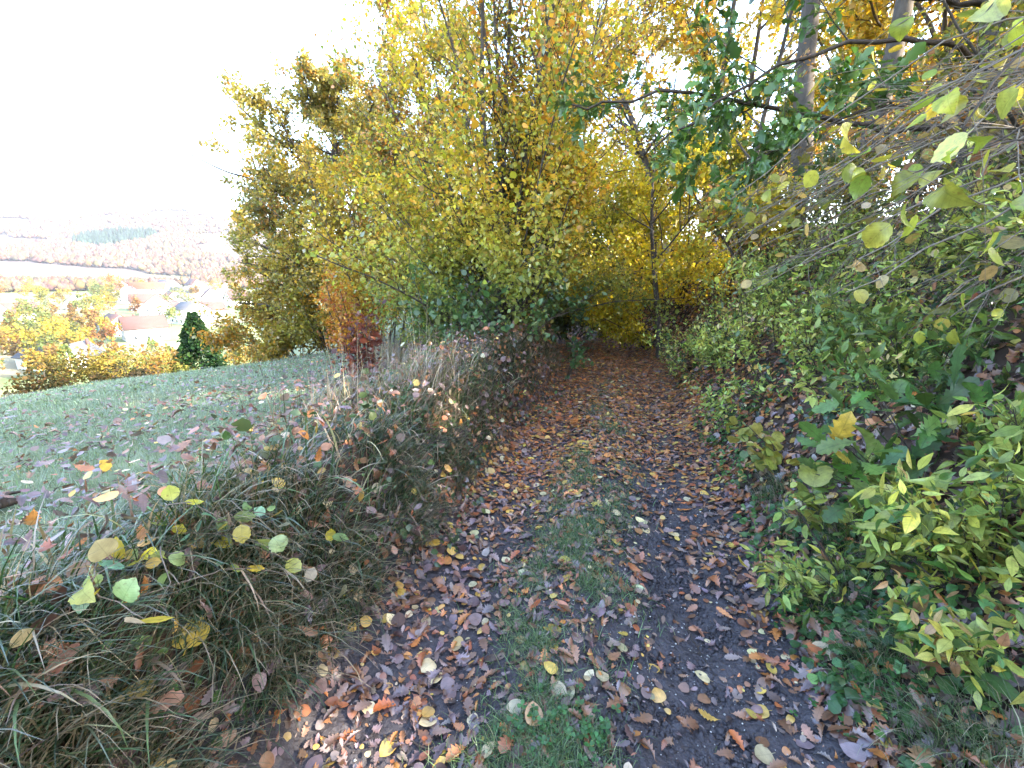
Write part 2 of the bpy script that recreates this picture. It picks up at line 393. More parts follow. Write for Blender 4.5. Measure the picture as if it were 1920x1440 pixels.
# ------------------------------------------------------------------ growing plants
class Plant:
    def __init__(s, name, label, cat, base, group=None, seed=0):
        s.r = np.random.default_rng(seed)
        s.base = np.array(base, float)
        s.root = thing(name, label, cat, base, group)
        s.polys = {}; s.sites = []
    def grow(s, p, d, L, r, lvl, sp, endr=.35):
        R = s.r
        n = max(3, int(L / sp['seg'][min(lvl, len(sp['seg']) - 1)]) + 1)
        st = L / n
        w = sp['wander'][min(lvl, len(sp['wander']) - 1)]; tr = sp['trop'][min(lvl, len(sp['trop']) - 1)]
        p = np.array(p, float); d = np.array(d, float); d /= np.linalg.norm(d)
        pts = [p.copy()]; dirs = [d.copy()]
        nz = R.normal(0, w, (n, 3))
        for i in range(n):
            d = d + nz[i]; d[2] += tr
            d = d / math.sqrt(d @ d)
            p = p + d * st
            pts.append(p); dirs.append(d)
        pts = np.array(pts)
        rad = r * (1 - (1 - endr) * np.linspace(0, 1, n + 1) ** .8)
        s.polys.setdefault(lvl, []).append((pts, rad))
        s.children(pts, np.array(dirs), rad, L, lvl, sp)
        return pts
    def children(s, pts, dirs, rad, L, lvl, sp):
        R = s.r; n = len(pts) - 1
        lp = sp['leaf'][min(lvl, len(sp['leaf']) - 1)]
        if lp > 0:
            m = R.poisson(lp * L)
            f0 = sp.get('lstart', .1)
            for f in R.uniform(f0, 1, m):
                x = f * n; i = min(int(x), n - 1)
                s.sites.append((pts[i] + (pts[i + 1] - pts[i]) * (x - i), dirs[i]))
        if lvl >= sp['max']: 
            if R.random() < sp.get('tip', 1.0): s.sites.append((pts[-1], dirs[-1]))
            return
        nc = sp['n'][lvl]
        for j in range(R.poisson(nc) if nc > 3 else int(round(nc))):
            f = R.uniform(sp['start'][lvl], .97); x = f * n; i = min(int(x), n - 1)
            pp = pts[i] + (pts[i + 1] - pts[i]) * (x - i); dd = dirs[i]
            a = math.radians(R.normal(sp['ang'][lvl], 9)); q = R.normal(0, 1, 3)
            q = q - dd * (q @ dd); q /= np.linalg.norm(q)
            nd = dd * math.cos(a) + q * math.sin(a)
            nl = L * sp['ratio'][lvl] * (1 - .45 * f) * R.uniform(.6, 1.25)
            k = sp.get('keep')
            if k:
                for _ in range(4):
                    if k(pp + nd * nl): break
                    nl *= .6
                else: continue
            s.grow(pp, nd, nl, max(rad[i] * sp.get('rr', .55), sp.get('rmin', .0015)), lvl + 1, sp)
    def leafarrays(s, per=1, spread=.04):
        P = np.array([a[0] for a in s.sites]); D = np.array([a[1] for a in s.sites])
        if per > 1: P = np.repeat(P, int(per), 0); D = np.repeat(D, int(per), 0)
        P = P + s.r.normal(0, spread, P.shape)
        return P, D
    def leaves(s, tpls, size, cols, w=None, mat='leaf', per=1, spread=.035, droop=.25, up=.8, name='foliage', field=(1.2, .55), jit=.2, sd=.25, keepfn=None, colfn=None, rnd=.75):
        P, D = s.leafarrays(per, spread)
        return s.leaves_at(P, D, tpls, size, cols, w, mat, droop, up, name, field, jit, sd, keepfn, colfn, rnd)
    def leaves_at(s, P, D, tpls, size, cols, w=None, mat='leaf', droop=.25, up=.8, name='foliage', field=(1.2, .55), jit=.2, sd=.25, keepfn=None, colfn=None, rnd=.75):
        R = s.r
        dist = np.linalg.norm(P - CAM, axis=1)
        ok = dist > .8
        if keepfn is not None: ok &= keepfn(P)
        P = P[ok]; D = D[ok]; n = len(P)
        D2 = nrm(D * .5 + nrm(R.normal(0, 1, (n, 3))) * rnd + [0, 0, -droop])
        Nn = nrm(R.normal(0, .6, (n, 3)) + [0, 0, up])
        c = pal(n, cols, w, jit, R, ufield(P, field[0], 3), field[1])
        if colfn is not None: c = colfn(P, c)
        S = size * np.exp(R.normal(0, sd, n))
        V, F, cc, uu = place(tpls, P, D2, Nn, S, c, r=R, zmul=getattr(s, 'zmul', 1.0))
        o = mk(name, V, F, M[mat], s.root, cc, uu)
        s.nleaves = n
        return o
    def wood(s, names, mats, ks, per_stem0=False):
        for lvl in sorted(s.polys):
            i = min(lvl, len(names) - 1)
        done = {}
        for lvl, lst in s.polys.items():
            done.setdefault(min(lvl, len(names) - 1), []).extend(lst)
        for i, lst in done.items():
            if per_stem0 and i == 0:
                for p, r in lst:
                    V, F = tubes([p], [r], ks[i]); mk(names[i], V, F, M[mats[i]], s.root, smooth=True)
            else:
                V, F = tubes([p for p, r in lst], [r for p, r in lst], ks[i]); mk(names[i], V, F, M[mats[i]], s.root, smooth=True)

def bend(pts, n=14, jit=.02, r=rng):
    """a smooth limb through the given points"""
    pts = np.array(pts, float)
    k = len(pts); t = np.linspace(0, k - 1, n)
    out = []
    for x in t:
        i = min(int(x), k - 2); f = x - i
        p0 = pts[max(i - 1, 0)]; p1 = pts[i]; p2 = pts[i + 1]; p3 = pts[min(i + 2, k - 1)]
        out.append(.5 * ((2 * p1) + (-p0 + p2) * f + (2 * p0 - 5 * p1 + 4 * p2 - p3) * f * f + (-p0 + 3 * p1 - 3 * p2 + p3) * f ** 3))
    out = np.array(out)
    out[1:-1] += r.normal(0, jit, (n - 2, 3))
    return out

def limb(pl, pts, r0, r1, lvl, sp, n=14, jit=.02):
    P = bend(pts, n, jit, pl.r)
    rad = np.linspace(r0, r1, n)
    pl.polys.setdefault(lvl, []).append((P, rad))
    L = np.linalg.norm(np.diff(P, axis=0), axis=1).sum()
    pl.children(P, nrm(np.gradient(P, axis=0)), rad, L, lvl, sp)
    return P

# ================================================================== SETTING
# ---- ground: one sheet, fine near the track, reaching the far hills
def build_ground():
    ang = np.concatenate([np.radians(np.linspace(-66, 66, 560)), np.radians(np.linspace(66, 294, 120))[1:-1]])
    ra = np.concatenate([[.02], .25 * np.exp(np.linspace(0, math.log(2300 / .25), 330))])
    A, Rr = np.meshgrid(ang, ra)
    x = Rr * np.sin(A); y = Rr * np.cos(A)
    z = height(x, y)
    t = (x - xc(y)) * .966
    q = -(x + 1) * .74 + y * .67
    onp = (np.abs(t) < .95) & (y < 16) & (y > -6)
    z = np.where(onp, z - .03, z)
    V = np.stack([x, y, z], -1).reshape(-1, 3)
    nr, na = x.shape
    i = np.arange(nr - 1)[:, None] * na; j = np.arange(na)[None, :]; j2 = (j + 1) % na
    F = np.stack([i + j, i + j2, i + na + j2, i + na + j], -1).reshape(-1, 4)
    # colours of soil, turf, forest floor, fields
    n1 = fbm(x * 1.3, y * 1.3, 0, 3, 41)[..., None]; n2 = fbm(x / 40, y / 40, 0, 3, 43)[..., None]
    turf = np.array([.08, .11, .05]) * (1 - n1) + np.array([.16, .18, .10]) * n1
    soil = np.array([.035, .025, .02]) * (1 - n1) + np.array([.075, .05, .036]) * n1
    field_ = np.where(n2 > .55, np.array([.15, .17, .07]), np.array([.10, .14, .05]))
    field_ = np.where(n2 < .42, np.array([.2, .18, .11]), field_)
    mead = sstep(1.25, 1.8, -t)[..., None]
    wood = sstep(.8, .2, q / 9)[..., None] * 0
    trees = (sstep(8.0, 10.5, y) * sstep(-4.5, -2.0, x))[..., None]
    c = soil * (1 - mead) + turf * mead
    c = c * (1 - trees) + soil * trees
    rightfar = ((t > 8) & (y > -40))[..., None]
    c = np.where(rightfar, turf, c)
    far = sstep(45, 75, np.hypot(x, y))[..., None]
    c = c * (1 - far) + field_ * far
    hill = sstep(700, 800, q)[..., None]
    c = c * (1 - hill) + np.array([.085, .065, .055]) * hill
    o = mk('ground', V, F, M['ground'], col=c.reshape(-1, 3), smooth=True)
    tag(o, 'sloping ground of meadow, wooded bank and valley with far hills', kind='structure')

def build_path():
    ys = np.linspace(-3, 15, 720); ts = np.linspace(-1.06, 1.12, 88)
    T, Y = np.meshgrid(ts, ys)
    X = xc(Y) + T / .966
    Z = height(X, Y)
    fine = (fbm(X * 9, Y * 9, 0, 4, 51) - .5) * .030 + (fbm(X * 38, Y * 38, 0, 2, 55) - .5) * .013
    edge = 1 - sstep(.9, 1.1, np.abs(T))
    Z = Z + .006 * edge + fine * edge - .035 * (1 - edge)
    V = np.stack([X, Y, Z], -1).reshape(-1, 3)
    nr, na = X.shape
    i = np.arange(nr - 1)[:, None] * na; j = np.arange(na - 1)[None, :]
    F = np.stack([i + j, i + j + 1, i + na + j + 1, i + na + j], -1).reshape(-1, 4)
    o = mk('path', V, F, M['mud'], smooth=True)
    tag(o, 'dark muddy track with two wheel ruts', kind='structure')
build_ground(); build_path()

# ---- fallen leaves
KINDS_ = [('oak', [T_OAK, T_OAK2, T_OAK3, T_CURLED, T_CURLED2, T_OAK]), ('hazel', [T_FALL, T_FALL2])]
CNAMES = ['brown', 'tan', 'rust red', 'grey brown', 'dark brown', 'orange', 'yellow', 'pale cream', 'mauve brown']

def scatter_litter():
    r = np.random.default_rng(5)
    out = []
    def add(n, x, y, s, tilt, w, lift=.012):
        out.append((x, y, s, np.full(len(x), tilt), w, np.broadcast_to(lift, (len(x),))))
    # track: thick from 3 m on, thin in the right rut nearby
    n = 52000
    y = r.uniform(.55, 13, n) ; t = r.uniform(-1.02, 1.05, n)
    x = xc(y) + t / .966
    dens = .70 + .30 * sstep(2.4, 4.2, y + .9 * (fbm(x * 1.2, y * 1.2, 0, 2, 61) - .5) - .8 * t)
    dens = dens * (1 - .76 * np.exp(-((t - .5) / .3) ** 2) * (1 - sstep(2.2, 3.8, y)))
    dens = dens * (1 - .15 * np.exp(-((t + .5) / .2) ** 2) * (1 - sstep(1.6, 2.6, y)))
    k = r.random(n) < dens * (.5 + 1.0 * fbm(x * 2.5, y * 2.5, 0, 2, 63))
    x, y, t = x[k], y[k], t[k]
    s = np.where(r.random(len(x)) < .55, r.uniform(.012, .042, len(x)), r.uniform(.042, .082, len(x)))
    add(0, x, y, s, .17, 0)
    # right bank slope and forest floor
    n = 24000
    y = .4 + 12.6 * r.random(n) ** 1.3; t = .95 + np.abs(r.normal(0, 1.4, n)); x = xc(y) + t / .966
    add(0, x, y, r.uniform(.022, .085, n), .4, 1)
    # left bank face
    n = 4200
    y = r.uniform(.5, 9, n); t = -.85 - np.abs(r.normal(0, .5, n)); x = xc(y) + t / .966
    add(0, x, y, r.uniform(.03, .078, n), .5, 2, r.uniform(.03, .2, n))
    # under the hazel at the back left
    n = 2500
    y = r.uniform(4.5, 12, n); t = -1.0 - np.abs(r.normal(0, 1.3, n)); x = xc(y) + t / .966
    add(0, x, y, r.uniform(.045, .09, n), .5, 2, .02)
    # meadow
    n = 14000
    q = r.random(n); y = r.uniform(.6, 11, n); x = xc(y) - 1.45 - r.gamma(1.6, 1.5, n)
    k = (np.hypot(x + .5, y) > 1.6) & (r.random(n) < .25 + .9 * fbm(x * .8, y * .8, 0, 2, 67))
    x, y = x[k], y[k]
    add(0, x, y, r.uniform(.024, .062, len(x)), .3, 3, r.uniform(.035, .085, len(x)))
    x = np.concatenate([a[0] for a in out]); y = np.concatenate([a[1] for a in out]); s = np.concatenate([a[2] for a in out])
    tl = np.concatenate([a[3] for a in out]); zone = np.concatenate([np.full(len(a[0]), a[4]) for a in out]); lf = np.concatenate([a[5] for a in out])
    n = len(x)
    t = (x - xc(y)) * .966
    z = height(x, y) + lf * r.uniform(.5, 1.6, n) + .006
    P = np.stack([x, y, z], -1)
    nn = normal_at(x, y); nn = nrm(nn + r.normal(0, 1, (n, 3)) * tl[:, None])
    D = nrm(np.cross(nn, r.normal(0, 1, (n, 3))))
    w = np.array(LIT_W, float)
    ci = np.searchsorted(np.cumsum(w / w.sum()), r.random(n)); ci = np.minimum(ci, len(w) - 1)
    # the far part of the track lies under golden hazels: more orange and yellow there
    warm = (y > 2.8) & (r.random(n) < .42) & (zone < 2); ci = np.where(warm, r.choice([5, 2, 1, 2, 5, 6], n), ci)
    dull = (zone == 3) & (r.random(n) < .55); ci = np.where(dull, r.choice([3, 8, 4, 0], n), ci)
    col = np.array(LITTER)[ci] * np.exp(r.normal(0, .2, (n, 1))) * np.exp(r.normal(0, .06, (n, 3)))
    kind = (r.random(n) < np.where(y > 4, .45, .17)).astype(int)
    kind = np.where((ci == 6) | (ci == 7), 1, kind)
    s = np.where(kind == 1, s * .82, s)
    px, py, dz = project(P)
    app = np.where((dz > .3) & (px > 5) & (px < 1915) & (py > 5) & (py < 1435), s / np.maximum(dz, .3), 0)
    # hidden under tall grass and bushes: leaves on the banks stay in the mass
    app = np.where((zone == 0) | ((zone == 3) & (s > .06)) | ((zone == 1) & (t < 1.25)), app, 0)
    app = np.where((zone == 3) & (y < 1.7), 0, app)
    order = np.argsort(-app)
    ind = np.zeros(n, bool); ind[order[:285]] = True
    m = ~ind
    fr = (px > -150) & (px < 2070) & (py < 1560) & (dz > .2)
    close = m & fr & (dz < 4.5)
    V1, F1, c1, u1 = place([T_OAK, T_OAK2, T_OAK3, T_BROKEN, T_CURLED, T_CURLED2, T_BROKEN], P[close & (kind == 0)], D[close & (kind == 0)], nn[close & (kind == 0)], s[close & (kind == 0)], col[close & (kind == 0)], r=r, zmul=.62)
    V2, F2, c2, u2 = place([T_FALL, T_FALL2], P[close & (kind == 1)], D[close & (kind == 1)], nn[close & (kind == 1)], s[close & (kind == 1)], col[close & (kind == 1)], r=r, zmul=.7)
    far = m & fr & ~close
    V3, F3, c3, u3 = place([T_OAKS, T_ROUND, T_ROUND2], P[far], D[far], nn[far], s[far], col[far], r=r)
    o1, o2 = len(V1), len(V1) + len(V2)
    V = np.concatenate([V1, V2, V3]); F = np.concatenate([F1[0], F2[0] + o1, F3[0] + o2])
    o = mk('fallen_leaves', V, F, M['litter'], col=np.concatenate([c1, c2, c3]), uv=np.concatenate([u1, u2, u3]))
    tag(o, 'thick litter of brown and orange leaves on track and banks', kind='stuff')
    # the leaves that show largest, one object each
    cache = {}
    cnt = 0
    for i in order[:285]:
        k = kind[i]; tp = KINDS_[k][1]; ti = r.integers(0, len(tp)); sh = r.integers(0, 3)
        key = (k, ti, ci[i], sh)
        nm = 'fallen_oak_leaf' if k == 0 else 'fallen_hazel_leaf'
        if key not in cache:
            tv, tf = tp[ti]
            v = tv.copy(); v[:, 2] *= (.35, .7, 1.2)[sh]; v[:, 0] *= (1, 1.1, .92)[sh]
            cc = np.tile(np.array(LITTER)[ci[i]] * (1, .8, 1.2)[sh], (len(v), 1))
            ob = mk(nm, v, tf, M['litter'], col=cc, uv=tv, local=True)
            cache[key] = ob.data
        else:
            ob = bpy.data.objects.new(nm, cache[key]); C.objects.link(ob)
        Yv = D[i]; Xv = np.cross(Yv, nn[i]); Xv /= np.linalg.norm(Xv); Zv = np.cross(Xv, Yv)
        mat = Matrix(((Xv[0] * s[i], Yv[0] * s[i], Zv[0] * s[i], P[i, 0]), (Xv[1] * s[i], Yv[1] * s[i], Zv[1] * s[i], P[i, 1]), (Xv[2] * s[i], Yv[2] * s[i], Zv[2] * s[i], P[i, 2]), (0, 0, 0, 1)))
        ob.matrix_world = mat
        if zone[i] == 3: where = 'in the meadow grass left of the bank'
        elif t[i] > 1.0: where = 'at the foot of the right bank'
        elif t[i] > .25: where = 'on the mud of the right wheel rut'
        elif t[i] > -.22: where = 'on the grassy strip between the ruts'
        elif t[i] > -.78: where = 'in the left wheel rut'
        else: where = 'against the foot of the left bank'
        dist = ' nearest the camera' if y[i] < 1.6 else (' midway' if y[i] < 2.4 else ' uphill')
        kn = 'lobed oak leaf' if k == 0 else 'rounded hazel leaf'
        lab = f'{CNAMES[ci[i]]} {kn} {where}{dist}'
        tag(ob, lab, 'leaf', f'{CNAMES[ci[i]]} {kn}s {where}{dist}')
scatter_litter()

def lone_leaf(name, label, x, y, s, colr, tpl, yaw, lift=.02, pitch=.15, roll=.1, zs=1.0):
    tv, tf = tpl
    v = tv.copy(); v[:, 2] *= zs
    o = mk(name, v, tf, M['litter'], col=np.tile(np.array(colr), (len(v), 1)), uv=tv, local=True)
    o.location = (x, y, hz(x, y) + lift); o.scale = (s, s, s); o.rotation_euler = (pitch, roll, yaw)
    tag(o, label, 'leaf', 'leaves that stand out on the ground')
def at_ground(px, py):
    """where the line of sight through a picture point meets the land"""
    u = (px - 960) / 800; v = (720 - py) / 800
    cp, sp = math.cos(PITCH), math.sin(PITCH)
    d = np.array([u, cp + v * sp, -sp + v * cp])
    tt = np.linspace(.6, 60, 6000)
    P = CAM + tt[:, None] * d
    h = height(P[:, 0], P[:, 1])
    i = np.nonzero(P[:, 2] < h)[0]
    i = i[0] if len(i) else -1
    return P[i]
LL = [('fallen_hazel_leaf', 'large pale cream rounded leaf alone on the dark right rut', 1330, 1283, .062, (.62, .5, .27), T_FALL2, 1.2, .012, .5),
      ('fallen_hazel_leaf', 'bright yellow leaf beside its twin at the foot of the left bank', 782, 1022, .075, (.62, .40, .06), T_FALL2, .4, .02, .6),
      ('fallen_hazel_leaf', 'golden yellow leaf touching the right of its twin below left bank', 806, 1025, .075, (.58, .34, .05), T_FALL, -1.9, .025, .6),
      ('fallen_hazel_leaf', 'big round yellow leaf leaning in the left bank grass, upper of two', 365, 1287, .105, (.50, .36, .05), T_FALL2, .3, .12, .4),
      ('fallen_hazel_leaf', 'big round yellow leaf sunk in the left bank grass, lower of two', 310, 1345, .11, (.46, .33, .05), T_FALL, 2.4, .10, .4),
      ('fallen_oak_leaf', 'glowing orange red oak leaf on the left rut', 745, 1332, .088, (.62, .16, .04), T_OAK3, 1.9, .02, .7),
      ('fallen_oak_leaf', 'rust orange oak leaf at the lower edge of the right rut', 1395, 1415, .07, (.5, .14, .04), T_OAK, .3, .012, 1.0),
      ('fallen_oak_leaf', 'large pinkish brown oak leaf lying low in the left bank grass', 65, 1392, .115, (.36, .15, .09), T_OAK2, -.5, .14, .8),
      ('fallen_oak_leaf', 'broad light brown oak leaf at the bottom edge in left grass', 272, 1428, .115, (.42, .22, .14), T_OAK, -1.2, .12, .8),
      ('fallen_oak_leaf', 'mauve grey oak leaf standing in the grass above the left rut', 487, 1312, .085, (.26, .17, .18), T_OAK2, -.6, .07, .6),
      ('fallen_oak_leaf', 'long orange oak leaf on mud near the right verge', 1440, 1243, .09, (.52, .2, .06), T_OAK, 1.7, .015, .9),
      ('fallen_hazel_leaf', 'yellow curled leaf on the grassy strip near the camera', 1042, 1275, .06, (.62, .42, .08), T_FALL, .8, .03, .8),
      ('fallen_hazel_leaf', 'brown and ochre curled leaf standing on the grassy strip', 1003, 1378, .075, (.38, .2, .07), T_FALL2, .1, .03, .3),
      ('fallen_hazel_leaf', 'orange yellow leaf against the ivy of the right verge', 1538, 1078, .055, (.7, .32, .03), T_FALL, 1.0, .03, .7),
      ('fallen_oak_leaf', 'two toned yellow and brown oak leaf on the right rut', 1345, 1358, .075, (.6, .36, .08), T_OAK2, 1.4, .015, .9)]
for nm, lab, px, py, s, cc, tp, yaw, lift, zs in LL:
    p = at_ground(px, py)
    lone_leaf(nm, lab, p[0], p[1], s, cc, tp, yaw, lift, .25, .12, zs)

# ---- grit on the track
def build_grit():
    r = np.random.default_rng(9)
    n = 3200
    y = .5 + r.gamma(1.5, 1.0, n); t = r.normal(0, .5, n) * 1.0; t = np.where(r.random(n) < .6, r.normal(.5, .22, n), t)
    x = xc(y) + t / .966
    s = r.gamma(2, .0011, n) + .0012
    z = height(x, y) + .008 + (fbm(x * 9, y * 9, 0, 4, 51) - .5) * .030 + (fbm(x * 38, y * 38, 0, 2, 55) - .5) * .013
    oc = np.array([[1, 0, 0], [-1, 0, 0], [0, 1, 0], [0, -1, 0], [0, 0, 1], [0, 0, -1]], float)
    of = np.array([[0, 2, 4], [2, 1, 4], [1, 3, 4], [3, 0, 4], [2, 0, 5], [1, 2, 5], [3, 1, 5], [0, 3, 5]])
    V = np.stack([x, y, z], -1)[:, None, :] + s[:, None, None] * (oc[None] * r.uniform(.5, 1.3, (n, 6, 1))) * np.array([1, 1, .6])
    F = (of[None] + (np.arange(n) * 6)[:, None, None]).reshape(-1, 3)
    dark = r.random(n) < .5
    c = np.where(dark[:, None], np.array([.06, .05, .05]), np.array([.42, .40, .37])) * np.exp(r.normal(0, .3, (n, 1)))
    m = surf_mat('grit', None, None, 30, .8, 0, attr=True)
    o = mk('gravel', V.reshape(-1, 3), F, m, col=np.repeat(c, 6, 0))
    tag(o, 'pale and dark grit pressed into the mud', kind='stuff')
    # clods of mud
    n = 12000
    y = .5 + r.gamma(1.4, .9, n); t = r.normal(.52, .3, n); x = xc(y) + t / .966
    s = r.gamma(2, .0035, n) + .003
    z = height(x, y) + .004
    V = np.stack([x, y, z], -1)[:, None, :] + s[:, None, None] * (oc[None] * r.uniform(.5, 1.4, (n, 6, 1))) * np.array([1, 1, .7])
    F = (of[None] + (np.arange(n) * 6)[:, None, None]).reshape(-1, 3)
    o = mk('mud', V.reshape(-1, 3), F, M['mud'])
    tag(o, 'small clods of wet mud in the ruts', kind='stuff')
build_grit()

# ---- grass
def blades(P, az, L, th0, curl, wid, col, nseg=5, r=rng, lateral=None):
    """arching grass blades: th0 is the lean from upright at the base, curl how far it bends over"""
    n = len(P)
    s = np.linspace(0, 1, nseg + 1)
    th = th0[:, None] + curl[:, None] * s[None, :] ** 1.3
    ds = (L / nseg)[:, None]
    hx = np.concatenate([np.zeros((n, 1)), np.cumsum(np.sin(th[:, :-1]) * ds, 1)], 1)
    vz = np.concatenate([np.zeros((n, 1)), np.cumsum(np.cos(th[:, :-1]) * ds, 1)], 1)
    dx, dy = np.cos(az), np.sin(az)
    c = np.stack([P[:, 0:1] + hx * dx[:, None], P[:, 1:2] + hx * dy[:, None], P[:, 2:3] + vz], -1)
    tw = az + PI / 2 + r.normal(0, .7, n)
    side = np.stack([np.cos(tw), np.sin(tw), 0 * tw], -1)
    w = (wid[:, None] * (1 - s[None, :] ** 2 * .93))[..., None] * side[:, None, :]
    V = np.stack([c - w, c + w], 2).reshape(-1, 3)
    k = nseg + 1
    b = (np.arange(n) * 2 * k)[:, None] + np.arange(nseg)[None, :] * 2
    F = np.stack([b, b + 1, b + 3, b + 2], -1).reshape(-1, 4)
    return V, F, np.repeat(col, 2 * k, 0)

def inview(x, y, m=120, zmax=1.0):
    P = np.stack([x, y, height(x, y)], -1)
    px, py, dz = project(P)
    return (px > -m) & (px < 1920 + m) & (py < 1440 + 260) & (dz > .25)

def build_grass():
    r = np.random.default_rng(21)
    # long grass on the left bank, drooping toward the track
    n = 44000
    y = .3 + 7.5 * r.random(n) ** 1.9; t = -.90 - np.abs(r.normal(0, .38, n)); x = xc(y) + t / .966
    cl = fbm(x * 3.1, y * 3.1, 0, 2, 71)
    k = inview(x, y) & (r.random(n) < np.clip((cl - .36) * 3.4, .05, 1) ); x, y, t, cl = x[k], y[k], t[k], cl[k]; n = len(x)
    P = np.stack([x, y, height(x, y) - .01], -1)
    az = r.normal(-.2, .9, n) + 1.2 * (fbm(x * 2, y * 2, 0, 1, 73) - .5) * 2
    L = r.uniform(.12, .36, n) * (.7 + .6 * cl) * (1 - .68 * sstep(-1.15, -1.7, t)) * (1 - .35 * sstep(1.8, 3.2, y))
    straw = r.random(n) < .14 + .25 * (cl > .62)
    col = np.where(straw[:, None], np.array([.30, .235, .145]), pal(n, [(.026, .05, .02), (.045, .08, .03), (.085, .12, .055), (.15, .155, .09)], None, .25, r))
    V, F, c = blades(P, az, L, np.abs(r.normal(.35, .3, n)), r.normal(1.5, .5, n), r.uniform(.0013, .0034, n), col, 5, r)
    Vs, Fs, Cs = [V], [F], [c]; off = len(V)
    # broad flattened and dead blades among the fine ones, a few weeds' straps
    n = 3200
    y = .3 + 5.5 * r.random(n) ** 1.8; t = -1.0 - np.abs(r.normal(0, .38, n)); x = xc(y) + t / .966
    P = np.stack([x, y, height(x, y) + .01], -1)
    col = pal(n, [(.05, .10, .03), (.09, .14, .05), (.30, .22, .13), (.20, .13, .08), (.40, .33, .22)], [3, 2, 2, 2, 1], .25, r)
    V, F, c = blades(P, r.normal(-.1, 1.4, n), r.uniform(.10, .34, n) * (1 - .5 * sstep(-1.2, -1.7, t)), np.abs(r.normal(.6, .4, n)), r.normal(1.3, .7, n), r.uniform(.003, .0058, n), col, 6, r)
    Vs.append(V); Fs.append(F + off); Cs.append(c); off += len(V)
    # meadow, short and dewy near, thinning to a rougher nap farther down
    for (n, y0, y1, x0, x1, l0, l1, w0, nseg) in ((60000, .5, 5.5, -7, -.8, .03, .08, .0012, 3), (46000, 4, 16, -17, -1.5, .05, .10, .0035, 2)):
        y = r.uniform(y0, y1, n); x = r.uniform(x0, x1, n)
        t = (x - xc(y)) * .966
        k = inview(x, y) & (t < -1.3) & ~((y > 8.5) & (x > -3.0)); x, y = x[k], y[k]; n = len(x)
        P = np.stack([x, y, height(x, y) - .005], -1)
        col = pal(n, [(.135, .19, .095), (.19, .25, .155), (.27, .315, .23), (.36, .36, .29)], [3, 4, 3, 1.3], .2, r, ufield(P, .8, 4), .4)
        V, F, c = blades(P, r.uniform(0, 2 * PI, n), r.uniform(l0, l1, n) * (.35 + 1.4 * fbm(x * 1.1, y * 1.1, 0, 3, 79)), np.abs(r.normal(.4, .3, n)), r.normal(.9, .5, n), r.uniform(.8, 1.6, n) * w0, col, nseg, r)
        Vs.append(V); Fs.append(F + off); Cs.append(c); off += len(V)
    # strip of grass between the ruts
    n = 44000
    y = .6 + r.gamma(1.7, 1.15, n); t = r.normal(-.02, .15, n); x = xc(y) + t / .966
    cl = fbm(x * 4, y * 4, 0, 2, 77)
    k = (r.random(n) < np.clip((cl - .33) * 4.5, 0.08, 1)) & (y < 6.5); x, y, t = x[k], y[k], t[k]; n = len(x)
    P = np.stack([x, y, height(x, y)], -1)
    col = pal(n, [(.055, .10, .035), (.09, .16, .05), (.14, .21, .08), (.24, .24, .13)], [3, 4, 3, 1], .22, r)
    V, F, c = blades(P, r.uniform(0, 2 * PI, n), r.uniform(.035, .095, n), np.abs(r.normal(.65, .3, n)), r.normal(1.1, .5, n), r.uniform(.0009, .0019, n), col, 4, r)
    Vs.append(V); Fs.append(F + off); Cs.append(c); off += len(V)
    # tufts along the right verge
    tx = [(1640, 1250), (1755, 1400), (1590, 1010), (1500, 990), (1690, 1060), (1560, 1130), (1450, 930), (1850, 1430)]
    for (px, py) in tx:
        p = at_ground(px, py); n = 240
        x = p[0] + r.normal(0, .05, n); y = p[1] + r.normal(0, .05, n)
        P = np.stack([x, y, height(x, y)], -1)
        col = pal(n, [(.05, .09, .03), (.09, .14, .05), (.16, .19, .1), (.28, .25, .16)], None, .2, r)
        V, F, c = blades(P, r.normal(PI, .9, n), r.uniform(.10, .24, n), np.abs(r.normal(.3, .3, n)), r.normal(1.5, .4, n), r.uniform(.0009, .002, n), col, 5, r)
        Vs.append(V); Fs.append(F + off); Cs.append(c); off += len(V)
    o = mk('grass', np.concatenate(Vs), np.concatenate(Fs), M['grass'], col=np.concatenate(Cs))
    tag(o, 'green and straw coloured grass of meadow, banks and track strip', kind='stuff')
build_grass()

